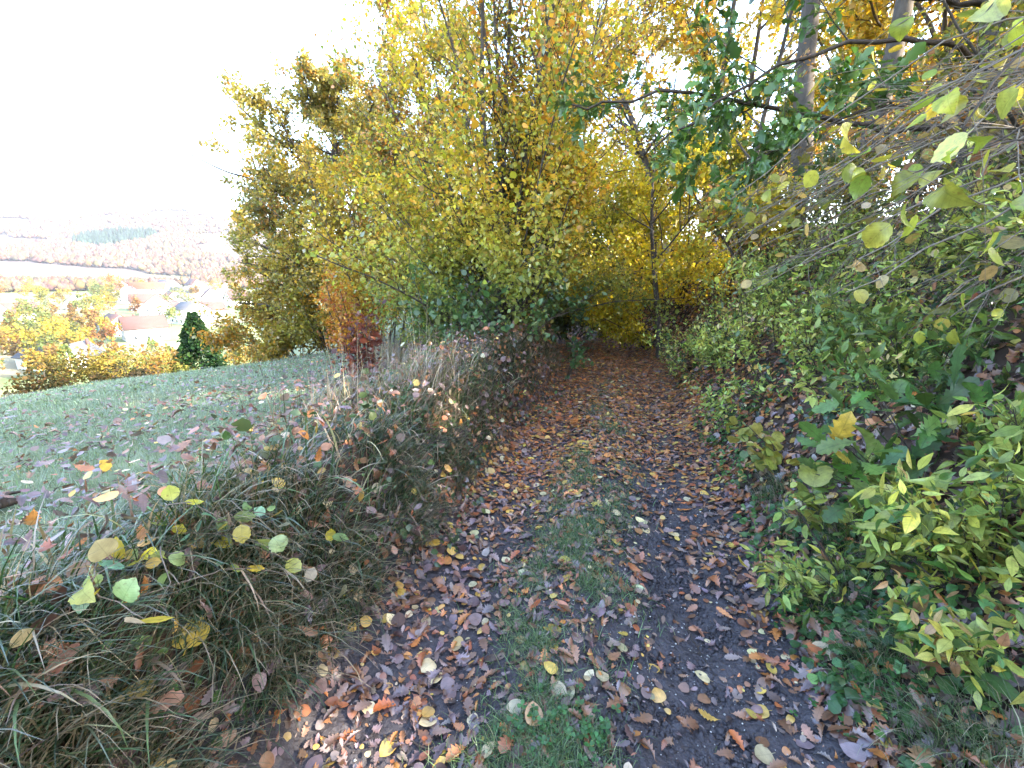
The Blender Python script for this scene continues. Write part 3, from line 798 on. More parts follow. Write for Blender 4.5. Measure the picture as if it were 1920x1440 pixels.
def tall_grass():
    """dry seeding grass clumps on the bank crest"""
    r = np.random.default_rng(23)
    spots = [((720, 700), 620, .52, 'tall straw coloured grass clump on the bank before the hazel', .8),
             ((800, 735), 480, .42, 'dry pinkish grass clump leaning over the bank right of the tall clump', .8),
             ((655, 770), 420, .34, 'short bleached grass clump on bank crest left of tall clump', .8)]
    for (pp, n, L0, lab, sp) in spots:
        p = at_ground(*pp)
        root = thing('dry_grass_clump', lab, 'grass clump', (p[0], p[1], hz(p[0], p[1])), 'dry grass clumps on the left bank')
        x = p[0] + r.normal(0, .22 * sp, n); y = p[1] + r.normal(0, .3 * sp, n)
        P = np.stack([x, y, height(x, y)], -1)
        col = pal(n, [(.27, .20, .13), (.20, .13, .095), (.10, .09, .05), (.34, .26, .18)], None, .2, r)
        V, F, c = blades(P, r.normal(0, 1.3, n), r.uniform(.5, 1.25, n) * L0, np.abs(r.normal(.2, .22, n)), r.normal(1.1, .6, n), r.uniform(.0015, .0038, n), col, 6, r)
        mk('blades', V, F, M['grass'], root, col=c)
        n = 16
        x = p[0] + r.normal(0, .12, n); y = p[1] + r.normal(0, .15, n)
        P = np.stack([x, y, height(x, y)], -1)
        col = pal(n, [(.42, .34, .22)], None, .15, r)
        V, F, c = blades(P, r.uniform(0, 6, n), r.uniform(1.3, 2.0, n) * L0, np.abs(r.normal(.05, .05, n)), r.normal(.15, .1, n), np.full(n, .0014), col, 6, r)
        # seed heads
        mk('seed_stalks', V, F, M['grass'], root, col=c)
    # single long stems crossing the near left bank
    for i, (a, b, lab) in enumerate([((20, 1180), (700, 905), 'long pale grass stem slanting up across the near left bank'),
                                     ((100, 1250), (300, 1420), 'pale broken grass stem pointing down the near left bank'),
                                     ((290, 1210), (480, 1000), 'bent straw stem crossing behind the yellow twig on left bank'),
                                     ((620, 900), (760, 740), 'thin upright straw stem beside the brambles')]):
        p = at_ground(*a); q = at_ground(*b)
        A = np.array([p[0], p[1], hz(p[0], p[1]) + .03]); B = np.array([q[0], q[1], hz(q[0], q[1]) + .22])
        B = A + (B - A) * min(1, .75 / np.linalg.norm(B - A))
        root = thing('grass_stem', lab, 'grass stem', tuple(A), 'long grass stems over the left bank')
        V, F = tubes([bend([A, (A * .6 + B * .4) + [0, 0, .06], (A + B) / 2 + [0, 0, .1], B], 10, .004, r)], [np.linspace(.0022, .001, 10)], 4)
        m = M.get('straw') or surf_mat('straw', (.32, .26, .15), (.45, .38, .25), 20, .7, 0)
        M['straw'] = m
        mk('stalk', V, F, m, root)
tall_grass()

# ---- low ground cover: clover, ground ivy and young leaves on both verges
def ground_cover():
    r = np.random.default_rng(31)
    n = 5200
    y = .6 + r.gamma(2.0, 1.2, n); t = .90 + r.gamma(1.7, .28, n); x = xc(y) + t / .966
    cl = fbm(x * 1.9, y * 1.9, 0, 2, 81)
    k = (r.random(n) < np.clip((cl - .36) * 4, 0, 1)) & inview(x, y); x, y = x[k], y[k]
    n2 = 700
    y2 = r.uniform(.7, 4.5, n2); t2 = -.92 - r.gamma(1.5, .2, n2); x2 = xc(y2) + t2 / .966
    x = np.concatenate([x, x2]); y = np.concatenate([y, y2]); n = len(x)
    P = np.stack([x, y, height(x, y) + r.uniform(.015, .075, n)], -1)
    nn = nrm(normal_at(x, y) * .7 + r.normal(0, .35, (n, 3)) + [0, 0, .35]); D = nrm(np.cross(nn, r.normal(0, 1, (n, 3))))
    col = pal(n, [(.045, .10, .035), (.075, .16, .05), (.13, .22, .06), (.28, .31, .08)], [3, 4, 3, 1.4], .2, r, ufield(P, 1.5, 6), .4)
    S = r.uniform(.018, .05, n)
    V, F, c, u = place([T_CLOVER, T_IVY, T_ROUND, T_BRAM], P, D, nn, S, col, r=r)
    # clover threes
    tx = [(1010, 1370), (1620, 1310), (1690, 1330), (1490, 1150), (1100, 1385), (1580, 1165)]
    Vs, Fs, Cs, Us = [V], [F[0]], [c], [u]; off = len(V)
    for (px, py) in tx:
        p = at_ground(px, py); m = 30
        x = np.repeat(p[0] + r.normal(0, .055, m), 3); y = np.repeat(p[1] + r.normal(0, .055, m), 3)
        lift = np.repeat(r.uniform(.02, .055, m), 3); a0 = np.repeat(r.uniform(0, 6, m), 3) + np.tile([0, 2.09, 4.19], m)
        P = np.stack([x, y, height(x, y) + lift], -1)
        D = np.stack([np.cos(a0), np.sin(a0), np.full(3 * m, .15)], -1)
        nn = nrm(np.array([0, 0, 1.0]) + r.normal(0, .15, (3 * m, 3)))
        col = pal(3 * m, [(.05, .13, .04), (.07, .18, .055)], None, .15, r)
        V, F, c, u = place([T_CLOVER], P, D, nn, np.repeat(r.uniform(.012, .02, m), 3), col, r=r)
        Vs.append(V); Fs.append(F[0] + off); Cs.append(c); Us.append(u); off += len(V)
    o = mk('ground_cover', np.concatenate(Vs), np.concatenate(Fs), M['leaf_near'], col=np.concatenate(Cs), uv=np.concatenate(Us))
    tag(o, 'low clover, ground ivy and seedlings along the verges', kind='stuff')
ground_cover()

# ---- twigs lying on the track and a stick in the meadow
def sticks():
    r = np.random.default_rng(37)
    data = [((1290, 1052), (1450, 1030), .006, 'fallen twig lying from the right rut into the verge'),
            ((720, 1385), (860, 1412), .004, 'thin dark twig on the left rut at the bottom of the track'),
            ((1540, 1290), (1700, 1225), .005, 'arched bare stem lying on the right verge leaves'),
            ((0, 962), (34, 955), .028, 'short dark log lying on the meadow at the left edge'),
            ((620, 1130), (560, 1150), .004, 'short crooked twig in leaves below the left bank'),
            ((1285, 1180), (1330, 1260), .003, 'fine dark twig lying on the right rut')]
    for a, b, rad, lab in data:
        p = at_ground(*a); q = at_ground(*b)
        nm = 'fallen_log' if rad > .02 else 'fallen_twig'
        n = 9; k = np.linspace(0, 1, n)[:, None]
        L = p[None] * (1 - k) + q[None] * k
        L[1:-1, :2] += r.normal(0, .008, (n - 2, 2))
        L[:, 2] = height(L[:, 0], L[:, 1]) + rad + .012
        root = thing(nm, lab, 'log' if rad > .02 else 'twig', tuple(L[0]), 'sticks lying on the ground')
        V, F = tubes([L], [np.linspace(rad, rad * .6, n)], 6); mk('bark', V, F, M['twig'], root, smooth=True)
        e = []
        for j in (3, 5):
            d = nrm(L[j + 1] - L[j] + r.normal(0, .02, 3)); d[2] = .1
            e.append(np.array([L[j], L[j] + d * .05 + r.normal(0, .012, 3), L[j] + d * .09 + r.normal(0, .015, 3)]))
        V, F = tubes(e, [np.linspace(rad * .5, rad * .2, 3)] * 2, 4); mk('side_twig', V, F, M['twig'], root)
sticks()
# ================================================================== PLANTS NEAR THE TRACK
HAZEL = dict(seg=[.32, .16, .09], wander=[.05, .10, .14], trop=[.015, .02, .0], n=[10, 6], ang=[36, 42], ratio=[.33, .42], start=[.18, .12], leaf=[0, 5, 20], max=2, rr=.5)

def stems_out(pl, base, n, tilt, L, r, sp, rad=.3, azr=None, bias=(0, 0)):
    R = pl.r
    for i in range(n):
        a = R.uniform(*(azr or (0, 2 * PI))); tl = math.radians(R.uniform(*tilt))
        px, py = base[0] + rad * R.uniform(.1, 1) * math.cos(a), base[1] + rad * R.uniform(.1, 1) * math.sin(a)
        d = np.array([math.sin(tl) * math.cos(a) + bias[0], math.sin(tl) * math.sin(a) + bias[1], math.cos(tl)])
        pl.grow((px, py, hz(px, py) - .05), d, R.uniform(*L), R.uniform(*r), 0, sp)

# the big golden hazel on the left bank
def main_hazel():
    b = (-.15, 6.9); z = hz(*b)
    pl = Plant('hazel_bush', 'big many-stemmed golden hazel on the left bank filling the middle', 'bush', (*b, z), None, 101)
    sp = dict(HAZEL); sp['n'] = [13, 7]; sp['leaf'] = [0, 6, 24]
    stems_out(pl, b, 14, (2, 20), (4.4, 5.8), (.022, .05), sp, .35)
    stems_out(pl, b, 16, (18, 44), (2.6, 4.0), (.015, .034), sp, .4)
    stems_out(pl, b, 13, (12, 33), (3.8, 5.4), (.016, .034), sp, .4)
    stems_out(pl, b, 18, (42, 75), (1.8, 3.3), (.010, .02), sp, .4)
    pl.wood(['stem', 'branches', 'branches'], ['bark', 'twig', 'twig'], [7, 4, 3], True)
    def cf(P, c):
        h = (P[:, 2] - z) / 4.5
        g = sstep(.45, .05, h)[:, None] * .75                      # the low sprays have kept more green
        return c * (1 - g) + c.mean(1, keepdims=True) * np.array([.55, 1.0, .28]) * g * .75
    pl.leaves([T_DIAMOND, T_DIAMOND2, T_ROUND], .05, [(.62, .47, .05), (.44, .38, .045), (.60, .36, .04), (.27, .28, .045), (.48, .21, .035), (.12, .14, .04)], [3, 3.5, 2, 2.8, 1.5, 1.4], field=(.9, .5), colfn=cf, per=2, spread=.09)
main_hazel()

# green hazel spray hanging in front of it
def green_shoots():
    for base, n, Lr, lab, sd in [((.05, 5.55), 9, (.9, 1.5), 'low green-leaved hazel shoot drooping over the bank before the golden hazel', 5),
                                 ((-.75, 5.5), 8, (.7, 1.2), 'blue green leafy shoot between the dry grass and the golden hazel', 6),
                                 ((.75, 6.5), 6, (.8, 1.3), 'thin green shoot at the bank edge where the track bends', 7)]:
        pl = Plant('hazel_shoot', lab, 'shrub', (*base, hz(*base)), 'green hazel shoots under the golden hazel', sd)
        sp = dict(HAZEL); sp['trop'] = [-.02, .0, -.01]; sp['n'] = [7, 4]; sp['leaf'] = [2, 10, 24]; sp['seg'] = [.15, .1, .07]
        stems_out(pl, base, n, (15, 60), Lr, (.006, .012), sp, .2)
        pl.wood(['stems', 'twigs'], ['twig', 'twig'], [5, 3])
        pl.leaves([T_ROUND, T_ROUND2], .06, [(.06, .11, .04), (.09, .15, .05), (.15, .19, .05), (.28, .25, .05)], [3, 3, 2, 1], mat='leaf_green')
green_shoots()

def broadleaf(name, label, cat, base, H, group, seed, cols, w=None, n1=15, ratio=.42, start=.3, leafd=24, size=.085, r0=.14, lean=(0, 0), tpls=None, n2=7, n3=5, trop=.02, bark='bark', up=.5, ang=58, per=1, colfn=None, keepfn=None, z=None, wander=.03, sd=.25, mat='leaf', field=(.7, .6), ks=(9, 5, 3), keep=None, tip=1.0, rmin=.002):
    pl = Plant(name, label, cat, (*base, hz(*base) if z is None else z), group, seed)
    sp = dict(seg=[.4, .25, .14, .09], wander=[wander, .09, .13, .15], trop=[.02, trop, .015, 0], n=[n1, n2, n3], ang=[ang, 45, 45], ratio=[ratio, .42, .45], start=[start, .2, .1],
              leaf=[0, 0, leafd * .35, leafd], max=3, rr=.5, rmin=rmin, keep=keep, tip=tip)
    pl.grow((base[0], base[1], hz(*base) - .1), (lean[0], lean[1], 1), H * .9, r0, 0, sp, .15)
    pl.wood(['trunk', 'branches', 'branches'], [bark, 'bark' if bark != 'bark_grey' else 'bark_grey', 'twig'], list(ks))
    if leafd: pl.leaves(tpls or [T_DIAMOND, T_DIAMOND2], size, cols, w, per=per, up=up, colfn=colfn, keepfn=keepfn, sd=sd, mat=mat, field=field, spread=.06)
    return pl

# the oak behind on the meadow side
OAKP = [(.50, .35, .06), (.35, .28, .06), (.21, .20, .06), (.46, .23, .045), (.13, .14, .05)]
broadleaf('oak_tree', 'golden brown oak with spreading crown at the meadow edge, left of the hazel', 'tree', (-5.5, 14.2), 9.4, None, 201, OAKP, [3, 3, 2.5, 1.6, 1.2],
          n1=58, ratio=.55, start=.08, leafd=34, size=.085, r0=.2, n2=12, n3=6, ang=66, per=2, keep=lambda p: ((p[0] + 5.4) / 4.3) ** 2 + ((p[1] - 14.2) / 4.3) ** 2 + ((p[2] - 3.0) / 4.7) ** 2 < 1)
# low golden scrub under and beside the oak
def scrub(name, label, cat, base, n, L, tilt, cols, w, seed, group=None, size=.065, leaf=(0, 7, 24), rad=.3, bias=(0, 0), n1=9, n2=6, tpls=None, mat='leaf', droop=.25, r=(.01, .025), field=(.9, .6), colfn=None, keepfn=None, azr=None, per=1, wood=('bark', 'twig')):
    pl = Plant(name, label, cat, (*base, hz(*base)), group, seed)
    sp = dict(HAZEL); sp['n'] = [n1, n2]; sp['leaf'] = list(leaf)
    stems_out(pl, base, n, tilt, L, r, sp, rad, azr, bias)
    pl.wood(['stems', 'twigs'], list(wood), [5, 3])
    pl.leaves(tpls or [T_DIAMOND, T_DIAMOND2], size, cols, w, mat=mat, droop=droop, field=field, colfn=colfn, keepfn=keepfn, per=int(round(per * 3)), spread=.08)
    return pl
scrub('field_maple', 'low golden shrub at the meadow corner under the oak', 'shrub', (-6.9, 13.6), 16, (1.6, 3.0), (10, 70), [(.36, .26, .04), (.24, .20, .04), (.42, .22, .03), (.16, .15, .04)], None, 211, 'shrubs along the meadow edge', .085)
scrub('field_maple', 'olive gold shrub filling the gap between oak and orange beech', 'shrub', (-5.0, 11.8), 16, (1.6, 2.8), (10, 65), [(.33, .26, .04), (.22, .20, .04), (.40, .24, .03), (.13, .15, .04)], None, 212, 'shrubs along the meadow edge', .075)
scrub('field_maple', 'bronze shrub right of the oak trunk behind the orange beech', 'shrub', (-3.6, 11.8), 16, (3.4, 5.6), (6, 36), [(.36, .2, .03), (.28, .22, .04), (.42, .28, .03), (.15, .15, .04)], None, 213, 'shrubs along the meadow edge', .075)
scrub('beech_shrub', 'bright orange young beech beside the dark red sapling', 'shrub', (-2.75, 7.6), 6, (.8, 1.5), (4, 40), ORANGE, [3, 3, 1.5, 1], 214, None, .05)
scrub('beech_shrub', 'rusty orange young beech higher and left of the golden hazel', 'shrub', (-2.6, 9.2), 8, (2.2, 3.6), (5, 35), [(.40, .21, .03), (.46, .31, .035), (.30, .24, .035)], None, 218, None, .065)
scrub('red_sapling', 'small dark red leafed sapling on the crest of the left bank', 'sapling', (-1.72, 4.75), 6, (.4, .85), (4, 34), RED, [4, 2, 3, 1], 215, None, .058, leaf=(0, 12, 30), n1=7, n2=4, tpls=[T_OAKS, T_ROUND], per=.34, r=(.005, .009), rad=.12)

broadleaf('field_maple', 'golden maple rising between the oak and the big hazel', 'tree', (-2.4, 12.6), 8.2, 'shrubs along the meadow edge', 219, OAKP, None, n1=34, ratio=.42, start=.1, leafd=34, size=.08, r0=.1, n2=9, n3=5, per=2)
# golden hazels arching over the track behind
YEL = [(.62, .50, .04), (.54, .45, .04), (.40, .38, .04), (.60, .38, .03), (.25, .29, .04)]
scrub('hazel_bush', 'bright yellow hazel leaning over the right side of the track', 'bush', (3.55, 9.6), 17, (2.4, 4.0), (5, 52), YEL, [3, 3, 2, 1.2, 1.5], 221, 'yellow hazels over the far track', .068, bias=(-.25, -.1), n1=11)
scrub('hazel_bush', 'low yellow hazel sprays drooping over the far end of the track', 'bush', (3.15, 8.9), 12, (1.5, 2.5), (30, 68), YEL, [3, 3, 3, .8, 2], 227, 'yellow hazels over the far track', .06, bias=(-.45, -.1), n1=9)
scrub('hazel_bush', 'pale yellow hazel closing the view where the track bends', 'bush', (3.2, 13.5), 16, (2.8, 4.6), (5, 50), YEL, None, 222, 'yellow hazels over the far track', .075, n1=11)
scrub('hazel_bush', 'yellow green hazel left of the bend behind the big hazel', 'bush', (.4, 11.5), 16, (3.0, 5.0), (5, 45), [(.42, .33, .03), (.26, .26, .03), (.16, .19, .03), (.46, .25, .03)], None, 223, 'yellow hazels over the far track', .075, n1=11)
scrub('hazel_bush', 'olive yellow hazel behind the small leaning trunk', 'bush', (5.4, 10.6), 15, (2.4, 4.0), (5, 50), [(.40, .32, .03), (.24, .25, .03), (.15, .18, .03), (.46, .30, .03)], None, 224, 'yellow hazels over the far track', .07, n1=10)
scrub('hazel_bush', 'low dull green hazel at the foot of the bend', 'bush', (1.5, 10.9), 14, (1.0, 2.2), (5, 65), [(.07, .09, .03), (.11, .13, .04), (.2, .2, .04)], None, 225, 'yellow hazels over the far track', .07)
broadleaf('young_tree', 'small tree with leaning bare trunk at the right edge of the track', 'tree', (2.85, 8.1), 4.3, None, 226, YEL, None, n1=10, ratio=.35, start=.4, leafd=18, size=.065, r0=.075, lean=(-.12, .0), n2=5, n3=4, bark='bark')

# ---- trees of the wood on the right
def right_wood():
    GW = [(.52, .36, .03), (.44, .33, .03), (.30, .26, .04), (.48, .24, .03)]
    broadleaf('ash_tree', 'stout pale grey trunk on the right bank, left of the thickest pair', 'tree', (4.45, 7.2), 10.5, 'trees in the wood on the right', 301, GW, None, n1=18, ratio=.40, start=.42, leafd=26, size=.085, r0=.19, bark='bark_grey', lean=(.0, .02), n2=6, n3=4)
    broadleaf('ash_tree', 'stout grey trunk on the right bank leaning slightly right', 'tree', (5.25, 7.1), 11, 'trees in the wood on the right', 302, GW, None, n1=18, ratio=.40, start=.42, leafd=26, size=.085, r0=.17, bark='bark_grey', lean=(.04, .0), n2=6, n3=4)
    broadleaf('maple_tree', 'thin dark crooked trunk right of the stout grey trunks', 'tree', (5.9, 5.9), 7.5, 'trees in the wood on the right', 303, GW, None, n1=12, ratio=.4, start=.3, leafd=9, size=.075, r0=.07, lean=(.10, .1), n2=6, n3=4, wander=.07)
    broadleaf('maple_tree', 'dark slanting trunk nearest the right edge of the wood', 'tree', (6.5, 6.3), 8, 'trees in the wood on the right', 304, GW, None, n1=12, ratio=.4, start=.3, leafd=9, size=.075, r0=.085, lean=(-.12, -.1), n2=6, n3=4, wander=.06)
    broadleaf('maple_tree', 'slim dark trunk behind the yellow hazel over the track', 'tree', (4.1, 8.2), 6.5, 'trees in the wood on the right', 305, GW, None, n1=13, ratio=.4, start=.25, leafd=14, size=.07, r0=.075, n2=6, n3=4, wander=.06)
    for i, (x, y, H, lab) in enumerate([(8.2, 10.5, 9.5, 'golden tree deep in the wood behind the stout grey trunks'), (10.5, 8.2, 9, 'golden tree at the far right of the wood behind the crooked trunks'),
                                        (6.8, 14.0, 10, 'tall golden tree behind the olive yellow hazel'), (12.5, 13, 10, 'hazy golden tree at the back of the wood'),
                                        (5.3, 12.6, 10.5, 'golden tree behind the nearly bare tree above the bend'), (7.6, 8.7, 10, 'bright golden tree just behind the two stout trunks'), (2.6, 15.5, 9.5, 'yellow tree far beyond the bend of the track'),
                                        (9.2, 5.0, 8.5, 'golden tree at the right edge of the picture behind the twiggy shrubs')]):
        broadleaf('maple_tree', lab, 'tree', (x, y), H, 'golden trees at the back of the wood', 310 + i, [(.54, .38, .03), (.46, .34, .03), (.32, .28, .04), (.5, .26, .03)], None, n1=20, ratio=.42, start=.12, leafd=30, size=.10, r0=.12, n2=8, n3=5, per=2)
    # bare-crowned tree at the top of the picture above the bend
    pl = broadleaf('walnut_tree', 'nearly bare tree with crooked grey twigs against the sky above the bend', 'tree', (3.7, 11.2), 9.0, None, 321, [(.30, .10, .05), (.36, .2, .05), (.2, .16, .05)], None, n1=18, ratio=.45, start=.38, leafd=1.6, size=.085, r0=.12, bark='bark_grey', n2=10, n3=7, wander=.07, tip=.08, rmin=.006)
    # undergrowth between the trunks
    for i, (x, y, lab) in enumerate([(4.9, 5.9, 'straggly shrub in front of the stout grey trunks'), (6.2, 8.4, 'yellow leaved shrub between the stout trunks'), (7.4, 6.6, 'thin shrub right of the stout trunks under the slanting one'), (7.2, 4.4, 'sparse shrub high on the right bank near the picture edge'), (4.0, 6.9, 'bronze shrub on the bank left of the stout trunks'), (5.5, 5.0, 'yellow bronze shrub above the privet thicket'), (6.4, 5.2, 'tall thin shrub filling the gap behind the level twigs'), (5.0, 3.9, 'bronze shrub behind the twiggy shrubs on the bank top')]):
        scrub('wood_shrub', lab, 'shrub', (x, y), 10, (1.3, 2.6), (5, 60), [(.42, .33, .04), (.26, .24, .04), (.13, .16, .04), (.4, .2, .05), (.3, .2, .12)], None, 330 + i, 'undergrowth of the wood on the right', .06, leaf=(0, 4, 13), n1=9, n2=6)
right_wood()

# ---- oak bough hanging in from the right, dark green
def green_oak():
    b = (4.6, 4.7); z = hz(*b)
    pl = Plant('oak_tree', 'dark green oak boughs reaching left over the track from the right bank', 'tree', (*b, z), None, 401)
    sp = dict(seg=[.3, .2, .12, .08], wander=[.05, .09, .12, .15], trop=[0, .0, -.01, -.01], n=[2, 13, 6], ang=[50, 42, 45], ratio=[.4, .26, .42], start=[.8, .52, .1], leaf=[0, 0, 22, 54], max=3, rr=.45, rmin=.002)
    trunk = bend([(4.6, 4.7, z - .1), (4.62, 4.75, z + 1.2), (4.5, 4.8, z + 2.6), (4.55, 4.9, z + 4.2)], 16, .01, pl.r)
    pl.polys.setdefault(0, []).append((trunk, np.linspace(.10, .05, 16)))
    T = z + 1.0
    limb(pl, [(4.6, 4.75, T), (3.5, 4.6, 2.95), (1.8, 4.5, 3.2), (.55, 4.45, 3.1)], .035, .008, 1, sp, 18, .02)
    limb(pl, [(4.55, 4.8, T + .5), (3.6, 4.3, 3.55), (2.3, 4.2, 3.3), (1.25, 4.2, 2.65)], .03, .007, 1, sp, 16, .02)
    limb(pl, [(4.5, 4.8, T + 1.0), (3.4, 4.5, 4.0), (2.4, 4.5, 4.15), (1.7, 4.5, 4.1)], .03, .007, 1, sp, 16, .02)
    limb(pl, [(4.55, 4.8, T + .3), (3.8, 4.0, 3.0), (3.0, 3.9, 2.9), (2.0, 4.0, 2.5)], .025, .006, 1, sp, 14, .02)
    pl.wood(['trunk', 'bough', 'twigs'], ['bark', 'twig', 'twig'], [8, 5, 3])
    pl.leaves([T_OAKS, T_LANCES, T_OAKS], .082, [(.045, .10, .024), (.07, .14, .03), (.11, .18, .04), (.26, .28, .05), (.44, .30, .06)], [3, 4, 3, 1.6, .8], mat='leaf_green', droop=.3, up=.9)
green_oak()

# ---- twiggy hazels with long level twigs on the right
def twiggy():
    r = np.random.default_rng(77)
    for k, (bx, by, n, lab) in enumerate([(3.9, 2.3, 20, 'bare twiggy shrub with long level twigs nearest the right edge'), (4.3, 3.5, 24, 'twiggy shrub with long arching twigs above the privet thicket'), (4.2, 1.3, 9, 'twiggy shrub overhanging from beyond the right edge')]):
        pl = Plant('twiggy_hazel', lab, 'shrub', (bx, by, hz(bx, by)), 'twiggy shrubs on the right bank', 411 + k)
        sp = dict(seg=[.2, .12, .08], wander=[.04, .09, .12], trop=[0, .0, 0], n=[9, 3], ang=[26, 30], ratio=[.36, .4], start=[.2, .15], leaf=[.4, .7, 1.2], tip=.1, max=2, rr=.5, rmin=.0014)
        for i in range(n):
            z0 = hz(bx, by); h = r.uniform(-.25, .95); dx = -r.uniform(1.3, 2.6); dy = r.uniform(-.5, .9)
            e = (bx + dx, by + dy, z0 + h * r.uniform(.5, 1.0) - .45)
            limb(pl, [(bx + r.normal(0, .15), by + r.normal(0, .2), z0 - .05), (bx + dx * .25, by + dy * .3, z0 + h * .85), (bx + dx * .6, by + dy * .6, z0 + h * 1.0), e], r.uniform(.009, .016), .0025, 0, sp, 14, .015)
        pl.wood(['stems', 'twigs'], ['twig_pale', 'twig_pale'], [5, 3])
        pl.leaves([T_HAZEL, T_HAZEL2], .062, [(.20, .24, .05), (.36, .34, .06), (.42, .30, .12), (.12, .17, .05), (.36, .18, .1)], [3, 3, 2, 2, 1], mat='leaf_near', sd=.3, keepfn=lambda P: np.linalg.norm(P - CAM, axis=1) > 1.3)
twiggy()

# ---- hazel close by at the top right, big leaves
def near_hazel():
    b = (2.7, 1.2); z = hz(*b)
    pl = Plant('near_hazel', 'close hazel branch with large yellow green leaves at the top right corner', 'shrub', (*b, z), None, 431)
    sp = dict(seg=[.12, .08, .06], wander=[.04, .08, .1], trop=[0, -.01, -.01], n=[5, 2], ang=[35, 35], ratio=[.3, .4], start=[.35, .2], leaf=[.4, 2.2, 3], tip=.6, max=1, rr=.5, rmin=.0012)
    for pts in [[(2.7, 1.2, z), (2.5, 1.3, z + 1.5), (1.9, 1.4, 2.75), (1.55, 1.45, 2.3), (1.4, 1.48, 2.0)],
                [(2.7, 1.25, z), (2.6, 1.5, z + 1.4), (2.1, 1.7, 2.7), (1.8, 1.75, 2.6), (1.6, 1.8, 2.35)],
                [(2.72, 1.2, z), (2.4, 1.3, z + 1.2), (1.9, 1.45, 2.1), (1.5, 1.5, 1.95)],
                [(2.75, 1.3, z), (2.6, 1.8, z + 1.6), (2.2, 2.1, 2.9), (1.9, 2.2, 3.0), (1.6, 2.2, 2.9)],
                [(2.72, 1.3, z), (2.5, 1.7, z + 1.2), (2.2, 2.0, 2.2), (1.8, 2.1, 2.0)]]:
        limb(pl, pts, .012, .0025, 0, sp, 16, .008)
    pl.wood(['stems', 'twigs'], ['twig', 'twig_pale'], [6, 4])
    P, D = pl.leafarrays(1, .03); pl.zmul = 2.0
    pl.leaves_at(P, D, [T_HAZEL, T_HAZEL2], .076, [(.20, .25, .04), (.30, .32, .05), (.48, .38, .05), (.11, .17, .04)], [3, 3, 1.6, 1.5], 'leaf_near', .75, .15, 'foliage', sd=.25, keepfn=lambda P: np.linalg.norm(P - CAM, axis=1) > .95)
near_hazel()

# ---- privet on the right bank
PRIV = dict(seg=[.1, .07, .06], wander=[.06, .09, .1], trop=[.01, .01, 0], n=[8, 4], ang=[34, 36], ratio=[.42, .45], start=[.12, .1], leaf=[8, 26, 34], max=2, rr=.55, rmin=.001)
def privets():
    near = [((1.82, 1.25), 16, (.25, .55), 'bright yellow green privet nearest the camera on the right verge', .05, YGREEN, [3, 4, 3, 1.2, 2, .8]),
            ((2.1, 1.5), 14, (.25, .55), 'yellow green privet at the right edge of the picture', .05, YGREEN, [3, 4, 3, 1.2, 2, .8]),
            ((1.52, 1.52), 11, (.2, .42), 'small yellow privet spilling down to the right wheel rut', .046, YGREEN, [3, 4, 3, 1.2, 2, 1]),
            ((1.64, 1.16), 11, (.2, .42), 'low yellow green privet above the grass tuft of the right verge', .046, YGREEN, [3, 4, 3, 1.2, 2, 1]),
            ((2.35, 2.35), 11, (.4, .85), 'green privet behind the oak sapling on the right bank', .055, [(.06, .11, .035), (.10, .16, .04), (.18, .22, .05)], None)]
    mid = [((2.75, 3.3), 13, (.5, 1.0), 'leafy privet low in the thicket nearest the oak sapling', .05), ((3.3, 3.9), 13, (.6, 1.2), 'leafy privet under the level twigs', .05),
           ((2.85, 4.5), 14, (.6, 1.2), 'leafy privet in the middle of the right thicket', .05), ((3.0, 5.5), 13, (.6, 1.3), 'pale green privet at the left end of the right thicket', .05),
           ((3.1, 2.1), 13, (.5, 1.0), 'privet filling the right edge behind the oak sapling', .05), ((2.75, 1.55), 12, (.4, .9), 'privet high at the right edge under the close hazel', .05), ((4.1, 3.1), 13, (.6, 1.2), 'privet at the top of the bank below the level twigs', .05),
           ((3.7, 4.9), 12, (.7, 1.3), 'privet at the back of the right thicket', .05), ((3.6, 2.9), 12, (.5, 1.1), 'privet high on the bank under the twiggy shrub', .05),
           ((2.4, 3.7), 12, (.4, .9), 'bright privet spilling down the slope toward the track', .05), ((2.3, 2.85), 11, (.35, .75), 'privet beside the yellowing hazel seedling', .05), ((2.6, 5.0), 11, (.4, .9), 'privet at the lower edge of the thicket by the track', .05),
           ((2.75, 6.4), 9, (.5, 1.0), 'small privet beside the leaf covered slope near the leaning trunk', .05), ((3.9, 6.0), 11, (.6, 1.2), 'privet on the bank below the stout grey trunks', .05)]
    for i, (b, n, L, lab, s, cols, w) in enumerate(near):
        pl = Plant('privet_bush', lab, 'shrub', (*b, hz(*b)), 'privet bushes on the right bank', 541 + i)
        stems_out(pl, b, n, (10, 62), L, (.003, .006), PRIV, .22, None, (-.2, -.1))
        pl.wood(['stems', 'twigs'], ['twig', 'twig'], [5, 3])
        pl.leaves([T_LANCE, T_LANCE2], s, cols, w, mat='leaf_near', sd=.36, droop=.15, up=.7, field=(3, .5), rnd=.75, keepfn=lambda P: np.linalg.norm(P - CAM, axis=1) > 1.2)
    for i, (b, n, L, lab, s) in enumerate(mid):
        pl = Plant('privet_bush', lab, 'shrub', (*b, hz(*b)), 'privet bushes on the right bank', 451 + i)
        sp = dict(PRIV); sp['n'] = [8, 4]; sp['leaf'] = [6, 20, 28]
        stems_out(pl, b, n, (8, 58), L, (.004, .008), sp, .3, None, (-.2, -.15))
        pl.wood(['stems', 'twigs'], ['twig', 'twig'], [4, 3])
        pl.leaves([T_LANCES, T_LANCE2], s * .92, [(.17, .25, .06), (.28, .34, .07), (.43, .43, .09), (.09, .15, .05), (.54, .45, .18), (.48, .29, .2)], [3, 3.4, 2.8, 1.8, 1.2, .8], mat='leaf_green', sd=.25, droop=.1, up=.6, field=(1.8, .55))
privets()

